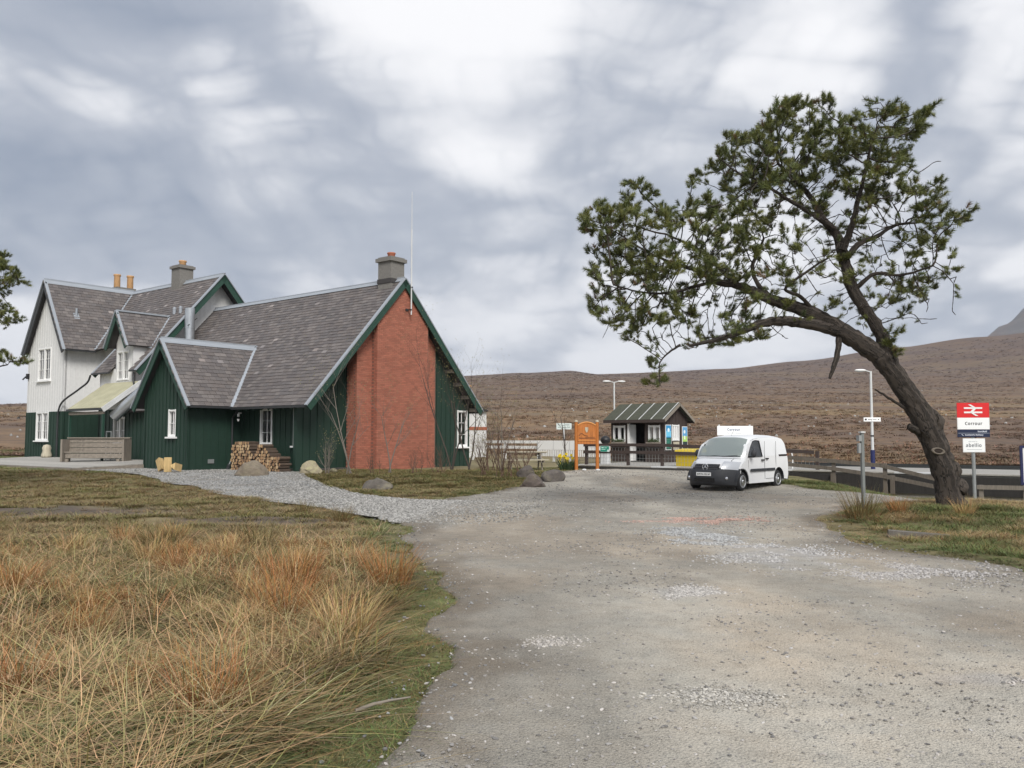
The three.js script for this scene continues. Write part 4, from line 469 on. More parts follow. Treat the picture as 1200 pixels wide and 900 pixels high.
function lampPost(label, pos, h, arms, turn, lower) {
  const l = thing('lamp_post', label, 'lamp post', pos, turn); mesh('pole', join([cyl(0.06, 0.045, h, 0, 0, 0, 12)]), M.whiteDull, l); if (lower) { const b = mesh('blue_sleeve', cyl(0.085, 0.085, 0.75, 0, 0, 0, 14), std(C(0.012, 0.018, 0.09), 0.5), l); b.userData.label = 'dark blue band at the foot of the lamp post'; const n = mesh('direction_sign', box(0.7, 0.16, 0.025, -0.02, h * 0.505, 0.06), M.whitePaint, l); mesh('print', new THREE.PlaneGeometry(0.68, 0.15).translate(-0.02, h * 0.505, 0.074), std(0xffffff, 0.5, { map: canvasTex(256, 64, c => { c.fillStyle = '#f2f2f2'; c.fillRect(0, 0, 256, 64); c.fillStyle = '#222'; c.font = 'bold 34px sans-serif'; c.fillText('Way out', 60, 44); c.beginPath(); c.moveTo(215, 20); c.lineTo(240, 32); c.lineTo(215, 44); c.fill(); c.fillRect(12, 18, 30, 30); }) }), n); mesh('collar', cyl(0.065, 0.065, 0.06, 0, h * 0.33, 0, 12), M.black, l); }
  for (const s of arms) { const a = mesh('arm', rod(V(0, h - 0.03, 0), V(s * 0.22, h + 0.02, 0), 0.025), M.whiteDull, l); const g = new THREE.SphereGeometry(1, 16, 10).scale(0.24, 0.055, 0.11).translate(s * 0.42, h + 0.03, 0); mesh('lantern', g, M.whitePaint, a); mesh('lens', new THREE.SphereGeometry(1, 14, 8).scale(0.17, 0.04, 0.09).translate(s * 0.44, h + 0.0, 0), std(C(0.5, 0.52, 0.55), 0.2), a); }
}
lampPost('white lamp post with two lanterns rising behind the waiting shelter', [5.72, PT, -48], 4.35, [-1, 1], 0.12, false);
lampPost('white lamp post with a blue foot and a small direction sign', [14.2, PT, -33.9], 3.86, [-1], 0.1, true);
{ const s = thing('timetable_sign', 'small white information sign on a thin post behind the carved board', 'sign', [2.8, PT, -46.5], 0.25); mesh('post', box(0.06, 1.7, 0.06, 0, 0.85, 0), M.whiteDull, s); mesh('board', box(0.86, 0.34, 0.03, 0, 1.85, 0.03), M.whiteDull, s); mesh('print', new THREE.PlaneGeometry(0.84, 0.32).translate(0, 1.85, 0.047), std(0xffffff, 0.6, { map: canvasTex(256, 96, c => { c.fillStyle = '#c9d3d0'; c.fillRect(0, 0, 256, 96); c.fillStyle = '#8f9a98'; for (const [x, y, w] of [[20, 20, 60], [96, 26, 40], [150, 18, 70], [24, 56, 40], [90, 60, 80], [190, 56, 44]]) c.fillRect(x, y, w, 14); }) }), s); }
{ const b = thing('planter_post', 'white post carrying a round black planter left of the shelter', 'planter', [4.45, PT, -41], TURN); mesh('post', box(0.34, 0.95, 0.34, 0, 0.475, 0), M.whiteDull, b); for (const y of [0.62, 0.85]) mesh('slot', box(0.01, 0.09, 0.09, -0.176, y, -0.06), M.black, b); const g = new THREE.SphereGeometry(0.24, 16, 10); g.scale(1, 0.85, 1).translate(0, 1.12, 0); mesh('pot', g, M.black, b); }
{ // picnic table
  const t = thing('picnic_table', 'weathered pale picnic table with fixed benches on the grass', 'picnic table', [0.55, 0.28, -36.6], 0.12), w = M.palePlank; const top = mesh('tabletop', box(1.75, 0.03, 0.66, 0, 0.735, 0), M.oldWood, t); for (let k = 0; k < 5; k++) mesh('plank', box(1.8, 0.035, 0.14, 0, 0.77, -0.3 + k * 0.15), w, top);
  for (const s of [-1, 1]) { mesh('bench_seat', join([box(1.8, 0.04, 0.14, 0, 0.45, s * 0.68), box(1.8, 0.04, 0.14, 0, 0.45, s * 0.83)]), w, t); mesh('leg_frame', join([beam(V(s * 0.65, 0, -0.6), V(s * 0.65, 0.74, -0.2), 0.05, 0.09), beam(V(s * 0.65, 0, 0.6), V(s * 0.65, 0.74, 0.2), 0.05, 0.09), box(0.05, 0.09, 1.75, s * 0.65 + 0.04, 0.39, 0), box(0.05, 0.08, 0.7, s * 0.65 - 0.04, 0.68, 0)]), M.oldWood, t); }
}
{ // carved information board
  const b = thing('carved_board', 'orange timber welcome board with an arched top between two round posts', 'sign', [3.12, 0.24, -36], 0.1), w = M.orangeWood;
  for (const x of [-0.44, 0.45]) { const p = mesh('post', cyl(0.075, 0.07, 2.12, x, -0.05, 0, 14), w, b); mesh('post_cap', new THREE.SphereGeometry(0.085, 12, 6, 0, 6.3, 0, 1.57).translate(x, 2.07, 0), M.palePlank, p); mesh('post_foot', new THREE.SphereGeometry(0.14, 10, 6).scale(1, 0.45, 1).translate(x, 0.02, 0.1), M.palePlank, p); }
  const outline = new THREE.Shape(); outline.moveTo(-0.37, 1.15); outline.lineTo(0.38, 1.15); outline.lineTo(0.38, 1.93); outline.quadraticCurveTo(0.005, 2.16, -0.37, 1.93); outline.closePath(); const pn = mesh('panel', new THREE.ExtrudeGeometry(outline, { depth: 0.05, bevelEnabled: true, bevelSize: 0.008, bevelThickness: 0.008, bevelSegments: 1 }).translate(0, 0, -0.025), w, b);
  mesh('arch_rim', tube([[-0.38, 1.93, 0.03], [-0.2, 2.02, 0.03], [0, 2.06, 0.03], [0.2, 2.02, 0.03], [0.39, 1.93, 0.03]], 0.03, 24), std(C(0.6, 0.25, 0.06), 0.5), pn); const sh = new THREE.Shape(); sh.moveTo(-0.07, 1.85); sh.lineTo(0.07, 1.85); sh.lineTo(0.065, 1.74); sh.quadraticCurveTo(0.04, 1.66, 0, 1.62); sh.quadraticCurveTo(-0.04, 1.66, -0.065, 1.74); sh.closePath(); mesh('emblem', new THREE.ExtrudeGeometry(sh, { depth: 0.02, bevelEnabled: false }).translate(0.0, 0, 0.034), M.palePlank, pn);
  mesh('carved_relief', join([tube([[-0.33, 1.5, 0.034], [-0.22, 1.6, 0.034], [-0.1, 1.52, 0.034], [0.06, 1.48, 0.034]], 0.018, 20, 6), tube([[-0.33, 1.42, 0.034], [-0.1, 1.4, 0.034], [0.1, 1.42, 0.034]], 0.012, 16, 6), box(0.7, 0.018, 0.02, 0.02, 1.385, 0.034), box(0.4, 0.014, 0.02, 0.14, 1.43, 0.034)]), std(C(0.2, 0.07, 0.02), 0.6), pn); mesh('lower_ledge', box(0.74, 0.03, 0.03, 0, 1.3, 0.045), std(C(0.6, 0.25, 0.06), 0.5), pn);
}
for (const [x, d, l] of [[3.5, 35.1, 'small white stone in the grass by the right board post'], [2.95, 35.2, 'small white stone in the grass by the left board post']]) { const g = new THREE.IcosahedronGeometry(0.08, 2).scale(1.2, 0.6, 0.9); const m = single('white_stone', g, M.whiteDull, l, 'stone'); m.position.set(x, base(x, d) + 0.04, -d); }
{ // signal box beyond the house
  const s = thing('signal_box', 'white signal building with a brick band and tall clay chimney beyond the house', 'building', [-3.4, 0.3, -59], TURN); mesh('wall', box(4, 3.2, 3, 0.2, 1.6, -1.2), M.white, s); mesh('brick_band', box(4.06, 0.22, 3.06, 0.2, 2.0, -1.2), M.clayRed, s); const sh = new THREE.Shape([[-2.2, 3.2], [2.2, 3.2], [0, 3.9]].map(p => new THREE.Vector2(...p))); const r = mesh('roof', new THREE.ExtrudeGeometry(sh, { depth: 3.4, bevelEnabled: false }).translate(0.2, 0, -2.9), M.slateBase, s); const c = mesh('chimney', box(0.5, 1.4, 0.5, 0.6, 4.2, -0.3), M.clay, r); mesh('chimney_cap', box(0.62, 0.1, 0.62, 0.6, 4.95, -0.3), M.clay, r);
}
// ---------------------------------------------------------------- signs on the right
{
  const s = thing('station_sign', 'red white and navy station sign with the double arrow on a grey post', 'sign', [13.42, -0.1, -25], -0.08);
  mesh('post', cyl(0.05, 0.05, 2.55, 0, -0.2, -0.06, 12), M.galv, s); const red = std(C(0.66, 0.018, 0.02), 0.4);
  const top = mesh('red_panel', box(0.9, 0.43, 0.03, 0, 2.55, 0), red, s), dia = []; const bar = (x0, y0, x1, y1, w) => { const g = beam(V(x0, y0, 0.02), V(x1, y1, 0.02), 0.008, w, V(0, 1, 0)); return g; };
  { const q = (pts) => { const g = new THREE.ExtrudeGeometry(new THREE.Shape(pts.map(p => new THREE.Vector2(p[0] * 0.32, 2.55 + p[1] * 0.32))), { depth: 0.006, bevelEnabled: false }); g.translate(0, 0, 0.016); dia.push(g); }; q([[-0.8, 0.12], [0.8, 0.12], [0.8, 0.27], [-0.8, 0.27]]); q([[-0.8, -0.27], [0.8, -0.27], [0.8, -0.12], [-0.8, -0.12]]); const d2 = []; const z = (pts) => { const g = new THREE.ExtrudeGeometry(new THREE.Shape(pts.map(p => new THREE.Vector2(p[0] * 0.32, 2.55 + p[1] * 0.32))), { depth: 0.004, bevelEnabled: false }); g.translate(0, 0, 0.023); dia.push(g); }; z([[-0.45, 0.52], [-0.2, 0.52], [0.28, 0.21], [0.04, 0.21]]); z([[0.04, 0.19], [0.3, 0.19], [-0.04, -0.19], [-0.3, -0.19]]); z([[-0.28, -0.21], [-0.04, -0.21], [0.45, -0.52], [0.2, -0.52]]); }
  mesh('double_arrow', join(dia), M.whitePaint, top);
  const wp = mesh('name_panel', box(0.9, 0.34, 0.03, 0, 2.163, 0), M.whitePaint, s); mesh('lettering', new THREE.PlaneGeometry(0.88, 0.32).translate(0, 2.163, 0.017), std(0xffffff, 0.5, { map: canvasTex(512, 192, c => { c.fillStyle = '#eef0f0'; c.fillRect(0, 0, 512, 192); c.fillStyle = '#232323'; c.font = 'bold 76px sans-serif'; c.textAlign = 'center'; c.fillText('Corrour', 256, 122); }) }), wp);
  const np = mesh('navy_panel', box(0.9, 0.22, 0.03, 0, 1.88, 0), std(C(0.008, 0.014, 0.06), 0.4), s); mesh('lettering', new THREE.PlaneGeometry(0.88, 0.2).translate(0, 1.88, 0.017), std(0xffffff, 0.45, { map: canvasTex(512, 128, c => { c.fillStyle = '#12203f'; c.fillRect(0, 0, 512, 128); c.fillStyle = '#e8ecf4'; c.font = 'bold 40px sans-serif'; c.fillText('ScotRail', 318, 44); c.fillRect(0, 60, 512, 3); c.font = 'bold 34px sans-serif'; c.fillText('Scotland\u2019s Railway', 110, 106); c.beginPath(); c.moveTo(60, 78); c.lineTo(92, 112); c.lineTo(84, 112); c.lineTo(56, 86); c.fill(); }) }), np);
  const ap = mesh('lower_plate', box(0.62, 0.4, 0.02, 0, 1.53, 0), M.whitePaint, s); mesh('lettering', new THREE.PlaneGeometry(0.6, 0.38).translate(0, 1.53, 0.012), std(0xffffff, 0.5, { map: canvasTex(384, 240, c => { c.fillStyle = '#eceeee'; c.fillRect(0, 0, 384, 240); c.fillStyle = '#8b9299'; c.font = '30px sans-serif'; c.fillText('operated by', 90, 60); c.fillStyle = '#5b6167'; c.font = 'bold 88px sans-serif'; c.fillText('abellio', 40, 150); c.fillStyle = '#8b9299'; c.fillRect(60, 196, 270, 6); }) }), ap);
}
{ const s = thing('framed_board', 'white notice board with a navy frame cut off by the picture edge', 'sign', [13.62, -0.1, -22], -0.15); mesh('panel', box(1.1, 0.9, 0.03, 0, 1.05, 0), M.whitePaint, s); mesh('frame', join([box(0.06, 1.0, 0.06, -0.57, 1.05, 0), box(0.06, 1.0, 0.06, 0.57, 1.05, 0), box(1.08, 0.06, 0.06, 0, 1.52, 0), box(1.08, 0.06, 0.06, 0, 0.58, 0)]), std(C(0.012, 0.016, 0.075), 0.45), s); for (const x of [-0.45, 0.45]) mesh('post', box(0.07, 1.2, 0.05, x, 0.3, -0.045), M.galv, s); }
{ const p = thing('marker_post', 'slim grey post with small fittings rising from a rush tuft', 'post', [7.12, 0.02, -17.5], 0.2); mesh('shaft', box(0.06, 1.9, 0.06, 0, 0.78, 0), std(C(0.2, 0.215, 0.21), 0.6, { map: T.speckle }), p); mesh('fitting', join([box(0.06, 0.12, 0.1, -0.07, 1.62, 0), box(0.06, 0.2, 0.06, -0.07, 1.42, 0)]), M.galv, p); mesh('cap', box(0.1, 0.03, 0.1, 0, 1.745, 0), M.whiteDull, p); }
{ const g = metreUV(box(0.95, 0.11, 0.2)), p = g.attributes.position; for (let i = 0; i < p.count; i++) p.setXYZ(i, p.getX(i) + 0.03 * hash(i, 1), p.getY(i) + 0.02 * hash(i, 2), p.getZ(i) + 0.03 * hash(i, 3)); const m = single('timber_baulk', g, std(C(0.17, 0.155, 0.135), 0.95, { map: T.wood }), 'short weathered timber lying in the grass below the pine', 'timber'); m.position.set(6.75, 0.015, -14.4); m.rotation.y = -0.32; m.rotation.z = -0.05; }
{ const m = single('fallen_twig', limb([V(0, 0, 0), V(0.1, 0.02, -0.06), V(0.19, 0.03, -0.1), V(0.3, 0.02, -0.2)], [0.012, 0.011, 0.009, 0.005], 6, 0.4), M.oldWood, 'short bare stick lying on the verge', 'stick'); m.position.set(-0.92, 0.05, -5.15); }

// ---------------------------------------------------------------- the van: x forward from the rear bumper, y up, z to its left side
{
  const paintM = new THREE.MeshPhysicalMaterial({ color: C(0.78, 0.79, 0.8), roughness: 0.35, clearcoat: 0.7, clearcoatRoughness: 0.12 }), trim = std(C(0.035, 0.037, 0.042), 0.6), tyre = std(C(0.014, 0.014, 0.015), 0.85), glassD = new THREE.MeshPhysicalMaterial({ color: C(0.9, 0.95, 0.95), roughness: 0.03, transmission: 1, thickness: 0, ior: 1.5 }), screenG = new THREE.MeshPhysicalMaterial({ color: C(0.38, 0.44, 0.42), roughness: 0.06, transmission: 0.4, thickness: 0, ior: 1.6, clearcoat: 1, clearcoatRoughness: 0.03 }), chrome = std(C(0.75, 0.76, 0.78), 0.18, { metalness: 0.95 }), steel = std(C(0.42, 0.43, 0.44), 0.4, { metalness: 0.6 }), gloss = std(C(0.01, 0.01, 0.011), 0.25);  // screenG: reflected sky is put into the pale, half-opaque glass colour
  const v = thing('parked_van', 'white panel van with dark grey bumper parked on the gravel', 'van', [7.3, -0.005, -28.1], 0), AX = -Math.atan2(-0.743, -0.669) ;
  const hw = y => y < 0.95 ? 0.915 : lerp(0.915, 0.765, Math.pow((y - 0.95) / 0.87, 1.3));
  const prof = [[0.06, 0.30], [0.0, 0.46], [0.0, 0.75], [0.03, 1.1], [0.08, 1.5], [0.14, 1.68], [0.26, 1.78], [0.6, 1.81], [1.3, 1.825], [2.0, 1.815], [2.45, 1.775], [2.66, 1.72], [2.95, 1.5], [3.25, 1.27], [3.46, 1.115], [3.62, 1.055], [3.85, 0.985], [4.02, 0.905], [4.12, 0.80], [4.17, 0.68]];
  const low = [[4.12, 0.76], [4.2, 0.66], [4.25, 0.5], [4.25, 0.36], [4.2, 0.24], [4.05, 0.2]];
  const fr = x => ss(2.9, 4.1, x), shape = (x, y, t, o = 0) => { const a = Math.abs(t); return V(x - (0.06 + 0.62 * fr(x)) * Math.pow(a, 3.2) * (x > 2.4 ? 1 : 0.9) + (x < 0.3 ? 0.1 * Math.pow(a, 4) : 0), y - (y > 1.5 ? 0.10 : 0.05 * fr(x)) * Math.pow(a, 3.5), t * (hw(y) + o) * (1 - 0.05 * fr(x) * a)); };
  const skin = (P, f0, f1, nt, o = 0, off = 0) => { // profile swept across, t from f0 to f1
    const S = []; P.forEach((p, i) => { if (i) { const q = P[i - 1]; for (let k = 1; k <= 3; k++) S.push([lerp(q[0], p[0], k / 3), lerp(q[1], p[1], k / 3)]); } else S.push(p); });
    const pos = [], I = [], n = S.length; for (let j = 0; j < n; j++) { const a = S[Math.max(0, j - 1)], b = S[Math.min(n - 1, j + 1)], l = Math.hypot(b[0] - a[0], b[1] - a[1]), nx = (b[1] - a[1]) / l, ny = -(b[0] - a[0]) / l; for (let i = 0; i <= nt; i++) { const t = lerp(f0, f1, i / nt), w = shape(S[j][0] - nx * off, S[j][1] - ny * off, t, o); pos.push(w.x, w.y, w.z); } }
    for (let j = 0; j < n - 1; j++) for (let i = 0; i < nt; i++) { const a = j * (nt + 1) + i, b = a + 1, c = a + nt + 1, d = c + 1; I.push(a, c, b, b, c, d); }
    const g = new THREE.BufferGeometry(); g.setAttribute('position', new THREE.Float32BufferAttribute(pos, 3)); g.setIndex(I); g.computeVertexNormals(); return g;
  };
  const WB = [0.78, 3.36], WR = 0.315, AR = 0.40;
  // flank: outline of the end ring with wheel arches cut out
  const flank = (s, o = 0) => {
    const ring = prof.map(p => shape(p[0], p[1], 1)), pts = ring.map(p => new THREE.Vector2(p.x, p.y)); const sh = new THREE.Shape(); sh.moveTo(pts[0].x, pts[0].y); pts.slice(1).forEach(p => sh.lineTo(p.x, p.y)); sh.lineTo(pts[pts.length - 1].x - 0.02, 0.3);
    sh.lineTo(Math.min(WB[1] + AR * 0.98, pts[pts.length - 1].x - 0.03), 0.28); for (let k = 0; k <= 14; k++) { const a = k / 14 * Math.PI; sh.lineTo(WB[1] + AR * Math.cos(a) * 0.99, 0.32 + AR * Math.sin(a)); } sh.lineTo(WB[1] - AR, 0.24); sh.lineTo(WB[0] + AR, 0.24); for (let k = 0; k <= 14; k++) { const a = k / 14 * Math.PI; sh.lineTo(WB[0] + AR * Math.cos(a), 0.32 + AR * Math.sin(a)); } sh.closePath();
    const w = new THREE.Path([[2.62, 1.12], [2.62, 1.62], [2.38, 1.64], [2.0, 1.62], [1.9, 1.1], [2.9, 1.1]].map(p => new THREE.Vector2(...p))); const win = new THREE.Path([[1.98, 1.10], [2.98, 1.08], [2.9, 1.2], [2.68, 1.45], [2.5, 1.60], [2.3, 1.63], [2.03, 1.61]].map(p => new THREE.Vector2(...p))); sh.holes.push(win);
    const g = new THREE.ShapeGeometry(sh, 8), q = g.attributes.position; for (let i = 0; i < q.count; i++) { const x = q.getX(i), y = q.getY(i); q.setZ(i, s * (hw(y) + o) * (1 - 0.05 * fr(x + 0.5))); } g.computeVertexNormals(); return g;
  };
  const ring = prof.map(p => shape(p[0], p[1], 1));
  // body skin: tail and roof, bonnet and nose, and the two pillars that leave the windscreen open
  const shellCut = join([skin(prof.slice(0, 12), -1, 1, 28), skin(prof.slice(14), -1, 1, 28), skin(prof.slice(11, 15), -1, -0.86, 6), skin(prof.slice(11, 15), 0.86, 1, 6)].map(g => toCreasedNormals(g, 0.7)));
  const R0 = new THREE.Group(); const put = (name, geo, mat, parent = v) => { const m = mesh(name, geo, mat, parent); return m; };
  const body = put('body', join([shellCut, flank(1).toNonIndexed(), flank(-1).toNonIndexed(), box(3.2, 0.06, 1.6, 1.75, 0.27, 0)].map(g => { const q = g.index ? g.toNonIndexed() : g; if (q.attributes.uv) q.deleteAttribute('uv'); return q; })), paintM);
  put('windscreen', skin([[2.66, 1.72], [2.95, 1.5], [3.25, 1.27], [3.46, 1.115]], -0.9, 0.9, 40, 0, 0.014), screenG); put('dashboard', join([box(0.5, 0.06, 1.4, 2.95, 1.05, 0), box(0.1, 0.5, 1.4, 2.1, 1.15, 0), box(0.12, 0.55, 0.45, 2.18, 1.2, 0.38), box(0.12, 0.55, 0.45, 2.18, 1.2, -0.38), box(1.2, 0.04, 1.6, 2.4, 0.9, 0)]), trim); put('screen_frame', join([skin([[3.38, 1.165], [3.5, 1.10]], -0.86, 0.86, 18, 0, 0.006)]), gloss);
  for (const s of [1, -1]) {
    const win = new THREE.Shape([[1.98, 1.10], [2.98, 1.08], [2.9, 1.2], [2.68, 1.45], [2.5, 1.60], [2.3, 1.63], [2.03, 1.61]].map(p => new THREE.Vector2(...p))), g = new THREE.ShapeGeometry(win), q = g.attributes.position; for (let i = 0; i < q.count; i++) q.setZ(i, s * (hw(q.getY(i)) - 0.012) * (1 - 0.05 * fr(q.getX(i) + 0.5))); g.computeVertexNormals(); put('side_window', g, glassD);
    const edge = []; const wp = [[1.98, 1.10], [2.98, 1.08], [2.9, 1.2], [2.68, 1.45], [2.5, 1.60], [2.3, 1.63], [2.03, 1.61], [1.98, 1.10]]; for (let i = 0; i < 7; i++) { const P = (p) => V(p[0], p[1], s * (hw(p[1]) + 0.004) * (1 - 0.05 * fr(p[0] + 0.5))); edge.push(rod(P(wp[i]), P(wp[i + 1]), 0.012, 0.012, 6)); } put('window_seal', join(edge), gloss);
    put('rub_strip', box(1.15, 0.09, 0.03, 2.28, 0.66, s * 0.925), trim); put('rub_strip', box(0.55, 0.09, 0.03, 1.38, 0.66, s * 0.925), trim); put('door_handle', box(0.17, 0.045, 0.05, 1.98, 0.98, s * 0.925), gloss); put('door_handle', box(0.17, 0.045, 0.05, 1.66, 1.02, s * 0.915), gloss); put('slide_rail', box(0.62, 0.06, 0.02, 0.42, 1.12, s * 0.9), gloss);
    put('door_seam', join([box(0.012, 1.25, 0.006, 1.83, 0.98, s * 0.909, 0, 0, 0), box(0.012, 0.55, 0.006, 2.95, 0.72, s * 0.885), box(0.012, 1.2, 0.006, 0.98, 1.0, s * 0.908), box(0.75, 0.01, 0.006, 1.4, 0.36, s * 0.917), box(0.012, 1.15, 0.006, 0.2, 1.0, s * 0.9)].slice(0, 4)), trim);
    const panel = new THREE.Shape([[0.35, 1.14], [1.78, 1.12], [1.78, 1.62], [0.42, 1.62]].map(p => new THREE.Vector2(...p)));
    const mir = put('wing_mirror', new THREE.SphereGeometry(1, 14, 10).scale(0.1, 0.13, 0.09).translate(2.84, 1.2, s * 1.02), trim); put('mirror_stalk', box(0.06, 0.05, 0.16, 2.86, 1.1, s * 0.94), trim, mir);
    for (const x of WB) { const z = s * 0.80; const w = put('wheel', new THREE.TorusGeometry(0.225, 0.09, 12, 28).scale(1, 1, 1.05).translate(x, WR, z), tyre); put('rim', join([new THREE.CylinderGeometry(0.2, 0.2, 0.06, 24).rotateX(Math.PI / 2).translate(x, WR, z + s * 0.045), new THREE.TorusGeometry(0.185, 0.02, 8, 24).translate(x, WR, z + s * 0.08)]), steel, w); put('hub_cap', join([new THREE.CylinderGeometry(0.11, 0.13, 0.04, 20).rotateX(Math.PI / 2).translate(x, WR, z + s * 0.085), new THREE.CylinderGeometry(0.05, 0.06, 0.05, 12).rotateX(Math.PI / 2).translate(x, WR, z + s * 0.1)]), chrome, w); const holes = []; for (let k = 0; k < 10; k++) { const a = k / 10 * 6.283; holes.push(new THREE.CylinderGeometry(0.018, 0.018, 0.02, 8).rotateX(Math.PI / 2).translate(x + Math.cos(a) * 0.15, WR + Math.sin(a) * 0.15, z + s * 0.07)); } put('rim_holes', join(holes), gloss, w); put('wheel_arch', new THREE.CylinderGeometry(AR + 0.01, AR + 0.01, 0.4, 24, 1, true, 0, Math.PI).rotateZ(Math.PI / 2).rotateY(Math.PI / 2).rotateZ(0).translate(x, 0.32, s * 0.70), trim); }
    // headlights wrap the corner
    const hl = []; { const pts = [[3.98, 0.93], [4.11, 0.83], [4.165, 0.70]]; const g2 = skin([[3.93, 0.955], [4.03, 0.9], [4.125, 0.80], [4.165, 0.72]], s > 0 ? 0.56 : -0.97, s > 0 ? 0.97 : -0.56, 24, 0.004, 0.022); put('headlight', g2, new THREE.MeshPhysicalMaterial({ color: C(0.55, 0.57, 0.6), roughness: 0.35, metalness: 0.2, clearcoat: 0.6, clearcoatRoughness: 0.15 })); }
    put('fog_lamp', new THREE.SphereGeometry(0.055, 10, 8).scale(0.5, 1, 1).translate(4.02, 0.43, s * 0.66), chrome); put('tail_light', box(0.05, 0.42, 0.09, 0.05, 0.95, s * 0.84), std(C(0.35, 0.01, 0.01), 0.3));
  }
  put('front_bumper', skin(low, -1, 1, 28, 0.012, 0.012), trim); put('grille', skin([[4.06, 0.87], [4.12, 0.80], [4.165, 0.70]], -0.5, 0.5, 28, 0, 0.014), gloss);
  { const gs = []; for (const y of [0.84, 0.79, 0.74]) { const n = 10; for (let i = 0; i < n; i++) { const f = t => { const P = y > 0.8 ? [lerp(4.06, 4.12, (0.87 - y) / 0.07), y] : [lerp(4.12, 4.165, (0.8 - y) / 0.1), y]; return shape(P[0] + 0.022, P[1], t); }; gs.push(rod(f(lerp(-0.47, 0.47, i / n)), f(lerp(-0.47, 0.47, (i + 1) / n)), 0.008, 0.008, 5)); } } put('grille_bars', join(gs), std(C(0.12, 0.12, 0.13), 0.35)); }
  { const e = put('emblem', new THREE.TorusGeometry(0.095, 0.013, 8, 28).rotateY(Math.PI / 2).translate(4.165, 0.785, 0), chrome); put('star', join([0, 1, 2].map(k => rod(V(4.165, 0.785, 0), V(4.165, 0.785 + 0.09 * Math.cos(k * 2.094), 0.09 * Math.sin(k * 2.094)), 0.018, 0.005, 6))), chrome, e); }
  { const p = put('number_plate', box(0.02, 0.115, 0.52, 4.275, 0.56, 0), M.whitePaint); put('print', new THREE.PlaneGeometry(0.51, 0.105).rotateY(Math.PI / 2).translate(4.287, 0.56, 0), std(0xffffff, 0.5, { map: canvasTex(256, 56, c => { c.fillStyle = '#f5f5f2'; c.fillRect(0, 0, 256, 56); c.fillStyle = '#111'; c.font = 'bold 46px sans-serif'; c.textAlign = 'center'; c.fillText('BN14 HLM', 128, 45); }) }), p); }
  put('bonnet_seam', join([...Array(16).keys()].map(i => { const f = t => shape(3.63, 1.057, t).add(V(0, 0.004, 0)); return rod(f(lerp(-0.9, 0.9, i / 16)), f(lerp(-0.9, 0.9, (i + 1) / 16)), 0.006, 0.006, 4); }).concat([-1, 1].flatMap(s => [[3.63, 1.057], [3.85, 0.985], [4.02, 0.905]].slice(0, 2).map(([x, y], i, A) => { const nx = [[3.85, 0.985], [4.02, 0.905]][i]; return rod(shape(x, y, s * 0.74).add(V(0, 0.005, 0)), shape(nx[0], nx[1], s * 0.72).add(V(0.004, 0.005, 0)), 0.006, 0.006, 4); })))), trim);
  put('lower_grille', skin([[4.255, 0.44], [4.25, 0.32]], -0.4, 0.4, 12, 0, 0.02), gloss); put('rear_bumper', join([box(0.14, 0.3, 1.72, 0.0, 0.42, 0)]), trim); put('aerial', rod(V(2.4, 1.77, 0.0), V(2.2, 1.98, 0), 0.006, 0.003, 5), gloss); for (const s of [-0.25, 0.3]) put('wiper', rod(V(3.5, 1.11, s), V(3.42, 1.15, s - 0.5), 0.01, 0.008, 5), gloss);
  // put the van on its wheels: origin to the middle, nose towards the house side of the camera
  v.children.forEach(m => m.position.add(V(-2.1, 0, 0)));
  v.scale.setScalar(0.965); v.rotation.y = Math.PI + Math.atan2(0.743, 0.669) + 0.0;
}

// ---------------------------------------------------------------- trees and shrubs
function shootGeo(L, n, nl, seed, w = 0.0055) { // one shoot of pine needles along +y
  const R = rng(seed), P = [], N = []; for (let i = 0; i < n; i++) { const t = 0.15 + 0.85 * i / n, a = i * 2.4 + R(), b = 0.55 + 0.35 * R() - 0.35 * t, d = V(Math.cos(a) * Math.sin(b + 0.35), Math.cos(b + 0.35), Math.sin(a) * Math.sin(b + 0.35)), o = V(0, L * t, 0), s = d.clone().cross(V(R() - 0.5, R() - 0.5, R() - 0.5)).normalize().multiplyScalar(w), e = o.clone().addScaledVector(d, nl * (0.75 + 0.5 * R())); for (const q of [o.clone().add(s), o.clone().sub(s), e]) P.push(q.x, q.y, q.z); const nn = d.clone().cross(s).normalize(); for (let k = 0; k < 3; k++) N.push(nn.x, nn.y, nn.z); }
  const g = new THREE.BufferGeometry(); g.setAttribute('position', new THREE.Float32BufferAttribute(P, 3)); g.computeVertexNormals(); return g;
}
